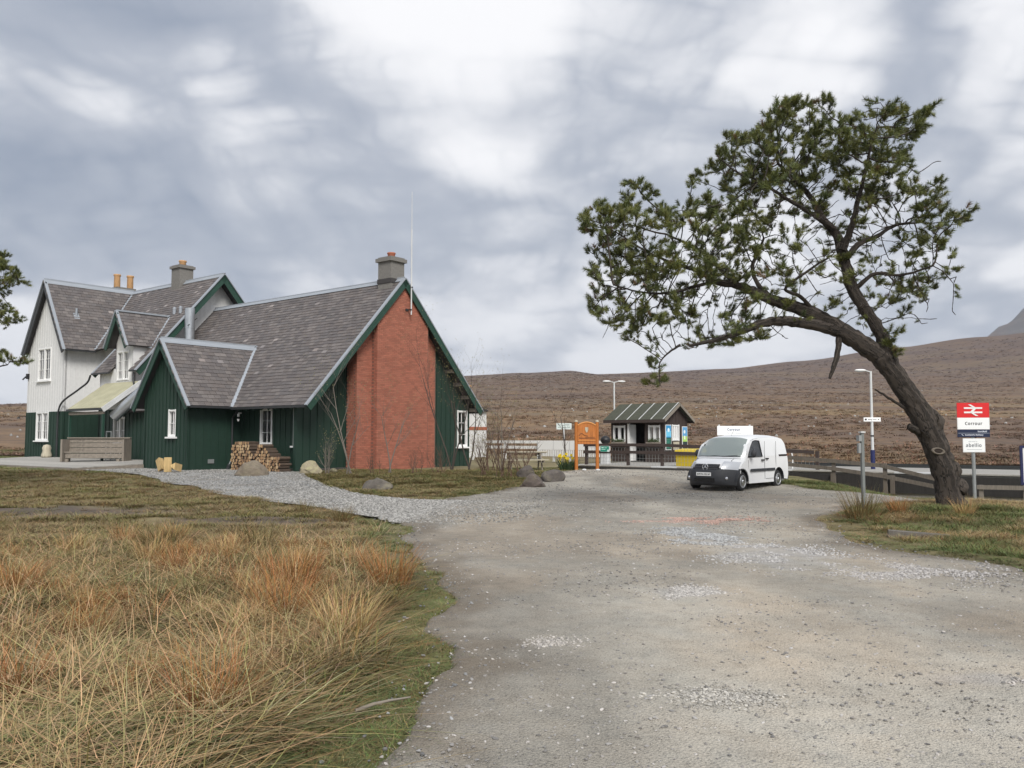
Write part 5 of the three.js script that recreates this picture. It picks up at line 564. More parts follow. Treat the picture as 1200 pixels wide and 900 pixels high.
function pine(tree, limbs, blobs, seed, barkMat, deep = 1.5, tuftScale = 1, bare = []) {
  const R = rng(seed), nodes = [], wood = [];
  for (const [key, pts] of Object.entries(limbs)) { // traced limbs, resampled
    const cv = new THREE.CatmullRomCurve3(pts.map(p => V(p[0], p[1], p[2]))), n = (pts.length - 1) * 5, ps = [], rs = []; for (let i = 0; i <= n; i++) { const t = i / n, q = cv.getPoint(t), f = t * (pts.length - 1), k = Math.min(pts.length - 2, Math.floor(f)), r = lerp(pts[k][3], pts[k + 1][3], f - k); const j = key === 'trunk' ? 0.02 : 0.018; q.add(V((R() - 0.5) * j, (R() - 0.5) * j, (R() - 0.5) * j)); ps.push(q); rs.push(r); }
    wood.push([key, limb(ps, rs, key === 'trunk' ? 22 : key.length === 1 ? 12 : 8, key === 'trunk' ? 0.16 : 0.22, seed + wood.length)]);
    if (key !== 'trunk' && key[0] !== 'D') ps.forEach((p, i) => { if (i > n * 0.12) nodes.push({ p, r: rs[i], parent: -1, kids: 0, limb: true }); });
  }
  // twigs grow from the limbs towards points scattered through the crown
  let att = []; for (const [x, y, rx, ry, n] of blobs) for (let i = 0; i < n * 3.3; i++) { let a, b, c; do { a = R() * 2 - 1; b = R() * 2 - 1; c = R() * 2 - 1; } while (a * a + b * b + c * c > 1); att.push(V(x + a * rx, y + b * ry, c * Math.min(deep, 0.45 + (rx + ry) * 0.75))); }
  const dead = new Set(); for (const [x, y, rx, ry, n] of bare) for (let i = 0; i < n; i++) { const a = V(x + (R() * 2 - 1) * rx, y + (R() * 2 - 1) * ry, (R() * 2 - 1) * deep * 0.8); a.bare = true; att.push(a); } const tips = [], base0 = nodes.length; const STEP = 0.13;
  for (let it = 0; it < 46 && att.length; it++) {
    const pull = new Map(); att = att.filter(a => { let best = 1e9, bi = -1; for (let i = 0; i < nodes.length; i++) { const dx = nodes[i].p.x - a.x; if (dx > 2.2 || dx < -2.2) continue; const dd = nodes[i].p.distanceToSquared(a); if (dd < best) { best = dd; bi = i; } } if (bi < 0) return true; if (best < 0.03) { if (a.bare) dead.add(bi); return false; } const v = a.clone().sub(nodes[bi].p).normalize(); if (pull.has(bi)) pull.get(bi).add(v); else pull.set(bi, v); return true; });
    for (const [i, v] of pull) { const d = v.add(V((R() - 0.5) * 0.5, (R() - 0.5) * 0.5 + 0.06, (R() - 0.5) * 0.5)).normalize(), p = nodes[i].p.clone().addScaledVector(d, STEP); if (nodes[i].kids > 2) { p.add(V((R() - 0.5) * 0.1, (R() - 0.5) * 0.1, (R() - 0.5) * 0.1)); if (nodes[i].kids > 4) continue; } nodes[i].kids++; nodes.push({ p, parent: i, kids: 0, r: 0.006 }); }
  }
  const size = new Float32Array(nodes.length); for (let i = nodes.length - 1; i >= base0; i--) { size[i] += nodes[i].kids ? 0 : 1; if (nodes[i].parent >= 0) size[nodes[i].parent] += size[i]; }
  const tw = []; for (let i = base0; i < nodes.length; i++) { const n = nodes[i], q = nodes[n.parent]; tw.push(rod(q.p, n.p, Math.min(0.035, 0.0055 * Math.pow(size[i] + 1, 0.52) + 0.002), Math.min(0.03, 0.005 * Math.pow(size[i], 0.52) + 0.001), size[i] > 6 ? 6 : 4)); }
  for (const [key, g] of wood) mesh(key === 'trunk' ? 'trunk' : key[0] === 'D' ? 'dead_stub' : 'limb', g, barkMat, tree);
  mesh('branches', join(tw.map(g => { g.deleteAttribute('uv'); return g; })), barkMat, tree);
  const list = [[], [], []], shoot = (p, dir, s) => { const q = new THREE.Quaternion().setFromUnitVectors(V(0, 1, 0), dir.clone().normalize()), k = 0.75 + 0.6 * R(), yel = R(); list[Math.floor(R() * 3)].push([new THREE.Matrix4().compose(p, q, V(s, s, s)), yel > 0.975 ? C(0.16, 0.1, 0.045) : C((0.08 + 0.08 * yel) * k, (0.106 + 0.058 * yel) * k, (0.034 + 0.006 * yel) * k)]); };
  for (let i = base0; i < nodes.length; i++) { const n = nodes[i]; const d = n.p.clone().sub(nodes[n.parent].p).normalize(); if (dead.has(i) || dead.has(n.parent)) continue; if (!n.kids) for (let k = 0; k < 8; k++) shoot(n.p.clone().addScaledVector(d, -0.05 * k * R()).add(V((R() - 0.5) * 0.1, (R() - 0.5) * 0.1, (R() - 0.5) * 0.1)), V(d.x * 0.8 + (R() - 0.5) * 1.5, d.y * 0.6 + 0.55 + (R() - 0.5) * 0.8, d.z * 0.8 + (R() - 0.5) * 1.5), tuftScale * (0.42 + 0.75 * R())); else if (size[i] < 4 && R() < 0.4) shoot(n.p, V(d.x + (R() - 0.5) * 1.6, d.y + 0.3 + (R() - 0.5), d.z + (R() - 0.5) * 1.6), tuftScale * (0.6 + 0.4 * R())); }
  const nm = std(0xffffff, 0.6, { side: THREE.DoubleSide });
  list.forEach((l, k) => copies('needles', shootGeo(0.15 + 0.03 * k, 64, 0.085 + 0.012 * k, seed + k, 0.0058), nm, l, tree)); return [nodes.length, list.map(l => l.length)];
}
const barkM = std(C(0.062, 0.05, 0.041), 0.95, { map: T.bark, bumpMap: T.bark, bumpScale: 0.03 });
{
  const tree = thing('pine_tree', 'wind bent pine leaning over the track with a broad ragged crown', 'tree', [9.71, -0.02, -19]);
  const L = {
    trunk: [[0.03,-0.19,0.00,0.34], [-0.07,0.30,0.00,0.275], [-0.18,0.90,0.00,0.255], [-0.33,1.42,0.00,0.25], [-0.54,1.93,0.00,0.265], [-0.77,2.38,0.00,0.235], [-1.06,2.82,0.00,0.22], [-1.34,3.23,0.00,0.21], [-1.54,3.48,0.00,0.2]],
    A: [[-1.54,3.48,-0.00,0.205], [-1.97,3.79,-0.01,0.205], [-2.32,4.01,-0.02,0.190], [-2.77,4.30,-0.03,0.170], [-3.15,4.49,-0.03,0.155], [-3.62,4.66,-0.04,0.135], [-4.03,4.80,-0.05,0.115], [-4.41,4.99,-0.06,0.100], [-4.79,5.11,-0.07,0.085], [-5.11,5.16,-0.08,0.070], [-5.47,5.38,-0.08,0.055], [-5.89,5.53,-0.09,0.040], [-6.37,5.70,-0.10,0.028]],
    B: [[-2.40,4.05,0.00,0.150], [-2.96,4.15,0.10,0.125], [-3.44,4.21,0.20,0.115], [-3.91,4.22,0.30,0.105], [-4.29,4.15,0.40,0.090], [-4.71,3.98,0.50,0.070], [-5.25,3.79,0.60,0.050], [-5.91,3.63,0.70,0.028]],
    C: [[-1.23,3.04,-0.00,0.175], [-1.40,3.73,-0.02,0.155], [-1.61,4.21,-0.04,0.14], [-1.89,4.65,-0.05,0.13], [-2.10,5.07,-0.07,0.135], [-2.21,5.51,-0.09,0.125], [-2.29,5.90,-0.11,0.115], [-2.38,6.23,-0.13,0.100], [-2.66,6.58,-0.15,0.080], [-2.97,7.16,-0.16,0.062], [-3.29,7.51,-0.18,0.048], [-3.65,7.90,-0.20,0.030]],
    C2: [[-2.30,5.86,0.00,0.090], [-2.13,6.38,0.10,0.072], [-2.06,6.77,0.20,0.058], [-1.93,7.35,0.30,0.045], [-1.82,7.94,0.40,0.032], [-1.69,8.47,0.50,0.020]],
    C3: [[-2.24,5.68,-0.00,0.075], [-1.87,6.03,-0.15,0.062], [-1.39,6.26,-0.30,0.048], [-0.90,6.54,-0.45,0.034], [-0.28,6.65,-0.60,0.020]],
    C4: [[-2.05,4.99,0.00,0.055], [-1.66,5.30,0.20,0.042], [-1.22,5.22,0.40,0.030], [-0.59,5.38,0.60,0.018]],
    A2: [[-3.90,4.76,-0.00,0.060], [-4.18,5.14,-0.17,0.050], [-4.23,5.57,-0.35,0.045], [-4.03,5.95,-0.52,0.035], [-3.85,6.30,-0.70,0.025]],
    A3: [[-2.47,6.34,0.00,0.060], [-3.00,6.61,0.17,0.050], [-3.48,6.83,0.35,0.042], [-3.95,7.04,0.52,0.034], [-4.49,7.31,0.70,0.022]],
    A4: [[-4.72,5.09,-0.00,0.050], [-4.94,5.41,-0.20,0.045], [-5.22,5.80,-0.40,0.038], [-5.60,6.11,-0.60,0.030], [-6.11,6.42,-0.80,0.020]],
    A5: [[-5.04,5.16,0.00,0.045], [-5.61,5.03,0.20,0.038], [-6.19,4.84,0.40,0.030], [-6.85,4.80,0.60,0.022], [-7.52,4.93,0.80,0.015]],
    A6: [[-2.86,4.34,0.00,0.050], [-3.33,4.80,0.15,0.042], [-3.71,4.93,0.30,0.036], [-3.32,5.26,0.45,0.028], [-2.84,5.57,0.60,0.020]],
    D1: [[-2.42,4.0,0.00,0.075], [-2.50,3.55,0.05,0.065], [-2.60,3.22,0.08,0.055], [-2.70,2.98,0.1,0.03]],
    D2: [[-0.65,2.06,0.00,0.050], [-1.02,2.32,0.03,0.035], [-1.39,2.55,0.07,0.028], [-1.71,2.74,0.10,0.018]],
    D3: [[-0.62,1.76,0.00,0.090], [-0.88,1.85,0.12,0.085], [-1.03,1.91,0.25,0.075]],
    H: [[-6.10,3.65,0.00,0.030], [-6.33,3.50,0.25,0.020], [-6.53,3.27,0.50,0.014], [-6.53,2.78,0.75,0.008]],
  };
  const BL = [ [-6.65,5.99,1.42,0.85,60], [-7.41,6.38,0.72,0.53,30], [-7.13,5.22,0.91,0.79,36], [-5.89,5.22,1.13,0.85,48], [-6.48,4.26,1.04,0.60,30], [-7.27,4.45,0.76,0.42,18], [-4.93,5.80,0.85,0.94,42], [-5.50,6.54,0.60,0.45,20], [-7.95,6.46,0.34,0.30,9], [-6.93,7.04,0.49,0.38,13], [-5.64,7.47,0.17,0.13,4], [-4.57,6.73,0.76,0.85,34], [-4.32,7.94,0.91,0.68,40], [-3.25,8.78,0.79,0.53,36], [-2.78,7.94,1.13,0.85,55], [-1.62,8.43,0.91,0.72,46], [-0.84,8.53,0.49,0.49,16], [-1.26,7.45,0.85,0.57,32], [-2.32,7.12,0.94,0.53,26], [-3.95,7.20,0.91,0.64,34], [-4.98,7.90,0.25,0.25,6], [-0.45,8.92,0.19,0.17,4], [-0.89,6.96,0.66,0.38,16], [-0.33,6.48,0.72,0.34,16], [0.29,6.54,0.28,0.23,6], [-1.10,6.09,0.72,0.38,13], [-0.44,5.80,0.62,0.38,14], [-0.85,4.99,0.72,0.45,16], [-1.53,4.42,0.45,0.34,7], [-0.23,5.28,0.34,0.21,5], [-1.50,5.61,0.57,0.47,6], [-4.57,4.61,1.13,0.49,18], [-6.53,3.12,0.17,0.45,7], [-4.96,3.84,1.13,0.23,12], [-3.42,5.03,0.57,0.38,5], [-1.36,3.84,0.34,0.30,4], [-7.80,4.84,0.30,0.30,5], [-1.21,3.50,0.19,0.15,3], [-3.42,5.97,1.3,0.8,14], [-4.2,5.2,1.1,0.6,12], [-2.85,4.95,0.9,0.45,7], [-1.9,6.5,0.65,0.55,9], [-3.1,6.6,0.9,0.4,10] ];
  L.H.forEach((p, i) => { p[2] = 0.7 - 0.03 * i; });
  const info = pine(tree, L, BL, 7, barkM, 1.5, 1, [[-3.4, 5.8, 2.0, 1.3, 190], [-1.3, 5.4, 1.3, 1.3, 130], [-4.8, 4.5, 1.6, 0.8, 100], [-2.2, 6.9, 1.8, 0.8, 90], [-6.3, 5.0, 1.4, 1.2, 100]]);
  tree.children.forEach(m => { if (m.name === 'trunk') { const g = m.geometry, p = g.attributes.position, uv = g.attributes.uv, nn = g.attributes.normal; const sides = 22; for (let i = 0; i < p.count; i++) { const k = i % sides; const f = 1 + 0.35 * Math.exp(-Math.max(0, p.getY(i) + 0.1) / 0.28) * (0.5 + 0.5 * Math.cos(k / sides * 6.283 * 3)); const b = 0.035 * (fbm(k / sides * 9, p.getY(i) * 4, 3, 0, 5) - 0.5) * 2; p.setX(i, p.getX(i) + nn.getX(i) * (b + (f - 1) * 0.35)); p.setZ(i, p.getZ(i) + nn.getZ(i) * (b + (f - 1) * 0.35)); } g.computeVertexNormals(); } });
  mesh('knot', join([new THREE.TorusGeometry(0.1, 0.028, 7, 16).scale(1.2, 0.6, 1).rotateZ(-0.15)]).translate(-0.43, 1.38, 0.25), std(C(0.17, 0.145, 0.115), 0.9, { map: T.speckle }), tree); mesh('knot_hollow', new THREE.SphereGeometry(0.1, 12, 8).scale(1.1, 0.6, 0.35).translate(-0.43, 1.38, 0.23), std(C(0.03, 0.022, 0.018), 1), tree);
  const burr = (x, y, z, r, s) => { const g = new THREE.IcosahedronGeometry(r, 3), p = g.attributes.position; for (let i = 0; i < p.count; i++) { const q = 1 + 0.5 * (fbm(p.getX(i) * 9 + s, p.getY(i) * 9 + p.getZ(i) * 8, 3, 0, s) - 0.5); p.setXYZ(i, p.getX(i) * q, p.getY(i) * q * 1.3, p.getZ(i) * q); } g.computeVertexNormals(); g.translate(x, y, z); mesh('burr', g, barkM, tree); }; burr(-0.38, 2.0, 0.03, 0.2, 3); burr(0.02, 0.95, 0.06, 0.15, 5); burr(-0.1, 1.22, 0.02, 0.13, 7); burr(0.12, 0.6, 0.1, 0.15, 9);
}
{ // pine at the left edge
  const t2 = thing('pine_tree', 'pine at the corner of the tall white gable with only its outer branches in view', 'tree', [-17.6, 0.15, -26.5]);
  const L = { trunk: [[0, -0.2, 0, 0.22], [0.1, 1.5, 0, 0.2], [0.05, 3.5, 0, 0.17], [0.15, 5.5, 0, 0.12], [0.1, 7.6, 0, 0.05]], A: [[0.1, 4.6, 0, 0.06], [0.6, 5.2, 0.1, 0.05], [1.3, 5.8, 0.1, 0.04], [1.9, 6.2, 0.1, 0.02]], B: [[0.1, 3.6, 0, 0.05], [0.7, 3.5, 0.2, 0.045], [1.4, 3.6, 0.2, 0.03], [2.1, 3.75, 0.2, 0.02]], C: [[0.1, 5.8, 0, 0.05], [0.7, 6.3, 0, 0.04], [1.4, 6.9, 0, 0.02]], E: [[0.05, 5, 0, 0.06], [-0.8, 5.4, 0.1, 0.05], [-1.8, 5.9, 0.1, 0.02]] };
  pine(t2, L, [[1.2, 6.9, 0.7, 0.5, 26], [1.9, 6.5, 0.5, 0.35, 14], [1.2, 6.0, 0.8, 0.4, 22], [1.7, 5.3, 0.55, 0.4, 18], [1.0, 5.2, 0.7, 0.5, 18], [0.6, 7.2, 0.5, 0.5, 12], [1.2, 4.2, 0.5, 0.3, 8], [2.0, 3.9, 0.55, 0.18, 10], [0.9, 3.7, 0.5, 0.3, 8], [-1.2, 5.8, 1, 0.8, 30]], 19, barkM, 0.9);
}
// leafless saplings and brush: recursive twigs
function twigs(g, R, p, d, L, r, depth, up, spread, buds) {
  const n = 4, pts = [p], rs = [r]; let q = p.clone(), dir = d.clone(); for (let i = 1; i <= n; i++) { dir.add(V((R() - 0.5) * 0.25, (R() - 0.5) * 0.12 + up, (R() - 0.5) * 0.25)).normalize(); q = q.clone().addScaledVector(dir, L / n); pts.push(q); rs.push(r * (1 - 0.6 * i / n)); if (depth > 0) { const k = R() < 0.75 ? 1 : 2; for (let m = 0; m < k; m++) { if (i === 1 && depth > 2) continue; const a = R() * 6.283, s = V(Math.cos(a), 0.5 * (R() - 0.2), Math.sin(a)).normalize(); twigs(g, R, q, dir.clone().addScaledVector(s, spread).normalize(), L * (0.42 + 0.2 * R()), r * (1 - 0.6 * i / n) * 0.55, depth - 1, up, spread, buds); } } }
  if (depth === 0 && buds) buds.push(q); const c = depth > 1 ? 6 : 4; g.push(limb(pts, rs, c));
}
function sapling(label, x, d, h, stems, seed, col, lean = 0, group, withBuds = true, name = 'bare_sapling', depth = 3) {
  const R = rng(seed), t = thing(name, label, name === 'bare_sapling' ? 'sapling' : 'shrub', [x, base(x, d) - 0.03, -d], 0, group), mat = std(col, 0.9, { map: T.speckle }), all = [], buds = [];
  for (let s = 0; s < stems; s++) { const gs = []; twigs(gs, R, V((R() - 0.5) * 0.2 * stems * 0.5, 0, (R() - 0.5) * 0.2), V(lean + (R() - 0.5) * 0.3 * Math.min(stems, 3), 1, (R() - 0.5) * 0.3).normalize(), h * (0.7 + 0.3 * R()) * (s ? 0.75 : 1), 0.012 + h * 0.009 / Math.sqrt(stems), depth, 0.06, 0.75, buds); all.push(join(gs)); }
  all.forEach(g => mesh('stem', g, mat, t));
  if (withBuds && buds.length) { const list = []; for (const b of buds) if (R() < 0.8) list.push([place(b.x, b.y, b.z, R() * 6, 0.008 + 0.009 * R(), 0.016, R(), R()), C(0.25, 0.23, 0.11)]); copies('buds', new THREE.IcosahedronGeometry(1, 0), std(0xffffff, 0.9), list, t); }
  return t;
}
const greyBark = C(0.19, 0.165, 0.14), darkBark = C(0.075, 0.06, 0.05), redBark = C(0.14, 0.085, 0.06);
sapling('leafless pale sapling with two stems at the left edge of the brick stack', -6.2, 32.6, 3.6, 3, 2, greyBark, -0.05);
sapling('leafless slender sapling in front of the middle of the brick stack', -4.75, 33.6, 3.1, 2, 5, greyBark, 0.02);
sapling('leafless leaning sapling in front of the green wall by the gable window', -2.35, 35.2, 4.6, 3, 8, darkBark, -0.12);
sapling('dark bare sapling at the right corner of the green gable', -1.75, 35.8, 4.4, 2, 13, darkBark, 0.02);
sapling('spindly bare sapling beside the picnic table', -0.35, 34.2, 3.2, 3, 21, greyBark, 0.03);
sapling('bare twiggy shrub at the foot of the green wall by the corner boulder', -7.1, 33.2, 1.5, 4, 25, greyBark, 0, undefined, true, 'bare_shrub', 2);
[[-3.6, 33.2, 1.0, 5, 31, 'low brown shrub against the right part of the brick stack'], [-5.2, 33.0, 0.9, 5, 32, 'low bare brush between the two brick stack saplings'], [-2.9, 33.6, 1.1, 6, 33, 'low brush at the edge of brick and green wall'], [-1.05, 32.6, 1.7, 7, 34, 'dense brown shrub right of the green gable corner'], [-0.2, 31.6, 1.6, 8, 35, 'dense reddish brown shrub behind the three boulders'], [-0.75, 34.6, 2.6, 6, 36, 'tall thin brush between the house corner and the picnic table'], [0.25, 33.4, 2.0, 6, 37, 'open brown brush in front of the picnic table']].forEach(([x, d, h, n, s, l]) => sapling(l, x, d, h, n, s, redBark, 0, undefined, s === 36 || s === 34, 'bare_shrub', 2));
sapling('thin dark sapling behind the carved board', 2.35, 37.3, 2.6, 1, 44, darkBark, 0, undefined, false, 'bare_sapling', 2);
{ // daffodils
  const R = rng(3), d = thing('daffodil_clump', 'clump of yellow daffodils in dark leaves beside the carved board', 'flowers', [2.32, 0.28, -36.4]), lv = [], fl = []; for (let k = 0; k < 90; k++) { const a = R() * 6.283, r = 0.32 * Math.sqrt(R()), x = Math.cos(a) * r, z = Math.sin(a) * r, h = 0.25 + 0.25 * R(); lv.push(limb([V(x, 0, z), V(x * 1.3, h * 0.6, z * 1.3), V(x * 1.8, h, z * 1.8)], [0.02, 0.016, 0.004], 4)); }
  mesh('leaves', join(lv), std(C(0.04, 0.07, 0.025), 0.8), d); for (let k = 0; k < 11; k++) { const x = (R() - 0.5) * 0.7, z = (R() - 0.5) * 0.3, h = 0.45 + 0.25 * R(); mesh('flower', join([rod(V(x, 0, z), V(x, h, z), 0.006, 0.006, 5), new THREE.ConeGeometry(0.035, 0.06, 8, 1, true).rotateX(-1.57).translate(x, h, z + 0.04), new THREE.CircleGeometry(0.065, 6).translate(x, h, z + 0.015)]), std(C(0.75, 0.58, 0.03), 0.7, { side: THREE.DoubleSide }), d); }
}

// ---------------------------------------------------------------- grass
function tuft(n, h, spread, bend, w, seed, hueVar, lay = 0) { // blades with their own tint
  const R = rng(seed), P = [], N = [], K = []; for (let b = 0; b < n; b++) {
    const a = R() * 6.283, r = spread * Math.sqrt(R()), o = V(Math.cos(a) * r, 0, Math.sin(a) * r), az = a + (R() - 0.5) * 2.2, H = h * (0.55 + 0.6 * R()), k = bend * (0.4 + 1.1 * R()), side = V(-Math.sin(az), 0, Math.cos(az)), lean = 0.25 * R() + lay * R(); const pt = t => o.clone().add(V(Math.cos(az) * H * (lean * t + k * t * t), H * (t - 0.42 * k * t * t) * (1 - 0.35 * lean), Math.sin(az) * H * (lean * t + k * t * t))), c = [1 + hueVar * (R() - 0.5), 1 + hueVar * (R() - 0.5) * 0.9, 1 + hueVar * (R() - 0.5) * 0.8], q = 0.75 + 0.5 * R(), S = [0, 0.35, 0.7, 1], nn = V(Math.cos(az) * -0.5, 0.7, Math.sin(az) * -0.5).normalize();
    for (let i = 0; i < 3; i++) { const p0 = pt(S[i]), p1 = pt(S[i + 1]), w0 = w * (1 - 0.75 * S[i]), w1 = w * (1 - 0.75 * S[i + 1]), A = p0.clone().addScaledVector(side, w0), B = p0.clone().addScaledVector(side, -w0), Cc = p1.clone().addScaledVector(side, w1), D = p1.clone().addScaledVector(side, -w1); for (const v of i < 2 ? [A, B, Cc, B, D, Cc] : [A, B, p1]) { P.push(v.x, v.y, v.z); N.push(nn.x, nn.y, nn.z); K.push(c[0] * q, c[1] * q, c[2] * q); } }
  }
  const g = new THREE.BufferGeometry(); g.setAttribute('position', new THREE.Float32BufferAttribute(P, 3)); g.setAttribute('color', new THREE.Float32BufferAttribute(K, 3)); g.computeVertexNormals(); return g;
}
const bladeM = std(0xffffff, 0.9, { vertexColors: true, side: THREE.DoubleSide });
const straw = (R, k = 1) => { const t = R(), q = (0.6 + 0.5 * R()) * k; return t < 0.5 ? C(0.34 * q, 0.245 * q, 0.105 * q) : t < 0.72 ? C(0.28 * q, 0.17 * q, 0.068 * q) : C(0.44 * q, 0.355 * q, 0.19 * q); };
const rust = (R) => { const q = 0.8 + 0.4 * R(); return C(0.29 * q, 0.145 * q, 0.05 * q); }, olive = (R, k = 1) => { const q = (0.65 + 0.5 * R()) * k; return C(0.155 * q, 0.142 * q, 0.046 * q); }, fresh = R => { const q = 0.8 + 0.4 * R(); return C(0.12 * q, 0.165 * q, 0.05 * q); };
const gY = (x, d) => land(x, d) - 0.02;
{
  const R = rng(501), S = [[], [], []], Md = [[], [], []], Tl = [[], [], []], pick = L => L[Math.floor(R() * 3)];
  const mudAt = (x, d) => Math.max(Math.exp(-(((x + 10) / 3.4) ** 2 + ((d - 19.2) / 1.6) ** 2)), Math.exp(-(((x + 5.4) / 2.2) ** 2 + ((d - 17.2) / 1.0) ** 2)));
  const bad = (x, d, m = 0) => inTrack(x, d, m) || inPath(x, d) || inHouse(x, d, 0.05);
  // left field: from the foot of the picture to the path
  for (let i = 0; i < 34000; i++) { const d = 3.6 + 31 * Math.pow(R(), 1.35), x = edgeL(d) + 0.12 - (d * 0.68 + 1) * R(); if (x < -d * 0.66 - 1.5 || bad(x, d, 0.12) || (mudAt(x, d) * (0.5 + fbm(x / 2.2, d / 2.2, 4, 0, 92)) > 0.4 && R() < 0.82)) continue; const g = fbm(x / 2.2, d / 2.2, 3, 0, 201), e = edgeL(d) - x, s = (0.5 + 0.6 * R()) * (d > 15 ? 1.1 : 1); const c = e < 0.7 ? (R() < 0.45 ? fresh(R) : R() < 0.6 ? olive(R) : straw(R, 0.8)) : d > 13 ? (R() < 0.2 + 0.4 * ss(0.5, 0.6, g) ? olive(R, 1.2) : R() < 0.5 ? straw(R, 0.8) : C(0.21, 0.155, 0.08)) : g > 0.5 ? (R() < 0.5 ? olive(R) : R() < 0.45 ? fresh(R) : straw(R, 0.85)) : R() < 0.5 ? straw(R, 0.88) : olive(R), tall = d < 14 && e > 0.8 ? 1.5 : 1; pick(S).push([place(x, gY(x, d), -d, R() * 6.3, s * (e < 0.5 ? 0.8 : 1.25) * tall, s * (e < 0.5 ? 0.55 : 1) * tall), c]); }
  for (let i = 0; i < 2600; i++) { const d = 3.6 + 13 * Math.pow(R(), 1.1), x = edgeL(d) - 0.55 - (d * 0.68 + 0.6) * R(), n = fbm(x / 1.5 + 9, d / 1.5, 3, 0, 202); if (bad(x, d) || x < -d * 0.66 - 1.2 || n < 0.48 + 0.1 * R() + 0.2 * ss(10, 16, d)) continue; const s = 0.7 + 0.6 * R(), c = R() < 0.66 ? straw(R) : R() < 0.5 ? rust(R) : olive(R, 1.2); pick(Md).push([place(x, gY(x, d), -d, R() * 6.3, s, s * (0.8 + 0.4 * R()), (R() - 0.5) * 0.4, (R() - 0.5) * 0.4), c]); }
  for (let i = 0; i < 700; i++) { const d = 3.8 + 9 * Math.pow(R(), 1.2), x = edgeL(d) - 0.7 - (d * 0.68) * R(), n = fbm(x / 0.9 + 3, d / 0.9, 3, 0, 203); if (x < -d * 0.66 - 1 || n < 0.58) continue; const s = 0.7 + 0.5 * R(), c = n > 0.66 ? rust(R) : straw(R, 1.05); pick(Tl).push([place(x, gY(x, d), -d, R() * 6.3, s, s, (R() - 0.5) * 0.25, (R() - 0.5) * 0.25), c]); }
  const Fs = [[], [], []]; for (let i = 0; i < 3000; i++) { const d = 3.6 + 10 * Math.pow(R(), 1.25), x = edgeL(d) - 0.75 - (d * 0.68) * R(); if (x < -d * 0.66 - 1) continue; const s = 0.45 + 0.7 * R(), q = 0.85 + 0.4 * R(), y = 0.03 + 0.2 * R() * ss(0.3, 1, edgeL(d) - x); pick(Fs).push([place(x, gY(x, d) + y, -d, R() * 6.3, s, s, (R() - 0.5) * 0.3, (R() - 0.5) * 0.3), C(0.40 * q, 0.295 * q, 0.14 * q)]); } Fs.forEach((l, k) => copies('fallen_straw', tuft(5, 0.4, 0.15, 0.4, 0.0028, 360 + k, 0.3, 2.2), bladeM, l));
  // right mound, verge by the fence, turf before the brick gable, strip before the platform
  const area = (n, x0, x1, d0, d1, f) => { for (let i = 0; i < n; i++) { const x = lerp(x0, x1, R()), d = lerp(d0, d1, R()); if (!bad(x, d, 0.1)) f(x, d); } };
  area(9000, 5.2, 16, 10, 24, (x, d) => { const e = x - edgeR(d), g = fbm(x / 1.2, d / 1.2, 3, 0, 205); if (e < 0.3 && R() < 0.5) return; pick(S).push([place(x, gY(x, d), -d, R() * 6.3, 0.9 + 0.5 * R(), e < 0.8 ? 0.45 : 0.9 + 0.4 * R()), g > 0.55 || e < 1.2 && R() < 0.4 ? (R() < 0.5 ? fresh(R) : olive(R)) : straw(R, 0.95)]); if (e > 0.9 && g < 0.58 && R() < 0.45) pick(Md).push([place(x, gY(x, d), -d, R() * 6.3, 0.6 + 0.4 * R(), 0.5 + 0.4 * R()), straw(R)]); });
  area(3600, 8.6, 18, 23.5, 30.5, (x, d) => pick(S).push([place(x, gY(x, d), -d, R() * 6.3, 1.1, 0.6 + 0.4 * R()), R() < 0.55 ? fresh(R) : olive(R)]));
  area(6500, -8, 1.6, 24.5, 36, (x, d) => { if (d > 34 && x > 0.2) return; pick(S).push([place(x, gY(x, d), -d, R() * 6.3, 1.15, 0.7 + 0.5 * R()), R() < 0.5 ? olive(R, 1.15) : R() < 0.45 ? fresh(R) : straw(R)]); if (R() < 0.07 && d > 27) pick(Md).push([place(x, gY(x, d), -d, R() * 6.3, 0.8, 0.6), straw(R, 1.05)]); });
  area(3600, -1.5, 9, 34, 40, (x, d) => pick(S).push([place(x, gY(x, d), -d, R() * 6.3, 1.0, 0.35 + 0.25 * R()), R() < 0.6 ? olive(R, 1.1) : R() < 0.6 ? fresh(R) : straw(R)]));
  area(5000, -45, -14, 33, 70, (x, d) => pick(S).push([place(x, land(x, d), -d, R() * 6.3, 1.8, 0.9), R() < 0.6 ? fresh(R) : olive(R, 1.3)]));
  S.forEach((l, k) => copies('short_grass', tuft(26, 0.15, 0.13, 0.8, 0.0042, 300 + k, 0.35, 0.5), bladeM, l)); Md.forEach((l, k) => copies('dry_grass', tuft(30, 0.34, 0.16, 1.1, 0.0034, 310 + k, 0.45, 1.2), bladeM, l)); Tl.forEach((l, k) => copies('tall_dry_grass', tuft(26, 0.46, 0.12, 0.5, 0.0032, 320 + k, 0.35, 0.5), bladeM, l));
  // rush tussocks one could count, each on its own
  const kinds = [0, 1, 2].map(k => tuft(240, 0.62, 0.2, 0.3, 0.0036, 340 + k, 0.35, 0.28)), under = [0, 1].map(k => tuft(100, 0.36, 0.3, 1.2, 0.0036, 350 + k, 0.4, 0.7));
  const tm = [0, 1, 2].map(() => bladeM.clone()); tm[0].color = C(0.31, 0.145, 0.048); tm[1].color = C(0.42, 0.28, 0.12); tm[2].color = C(0.16, 0.12, 0.045);
  const tus = (label, x, d, s, k, m, m2 = 1, group) => { const t = thing('rush_tussock', label, 'rush tussock', [x, gY(x, d), -d], k * 1.7 + x, group); t.scale.set(s * 1.12, s * 1.02, s * 1.12); mesh('stems', kinds[k % 3], tm[m], t).userData.kind = 'stuff'; mesh('dead_leaves', under[k % 2], tm[m2], t).userData.kind = 'stuff'; };
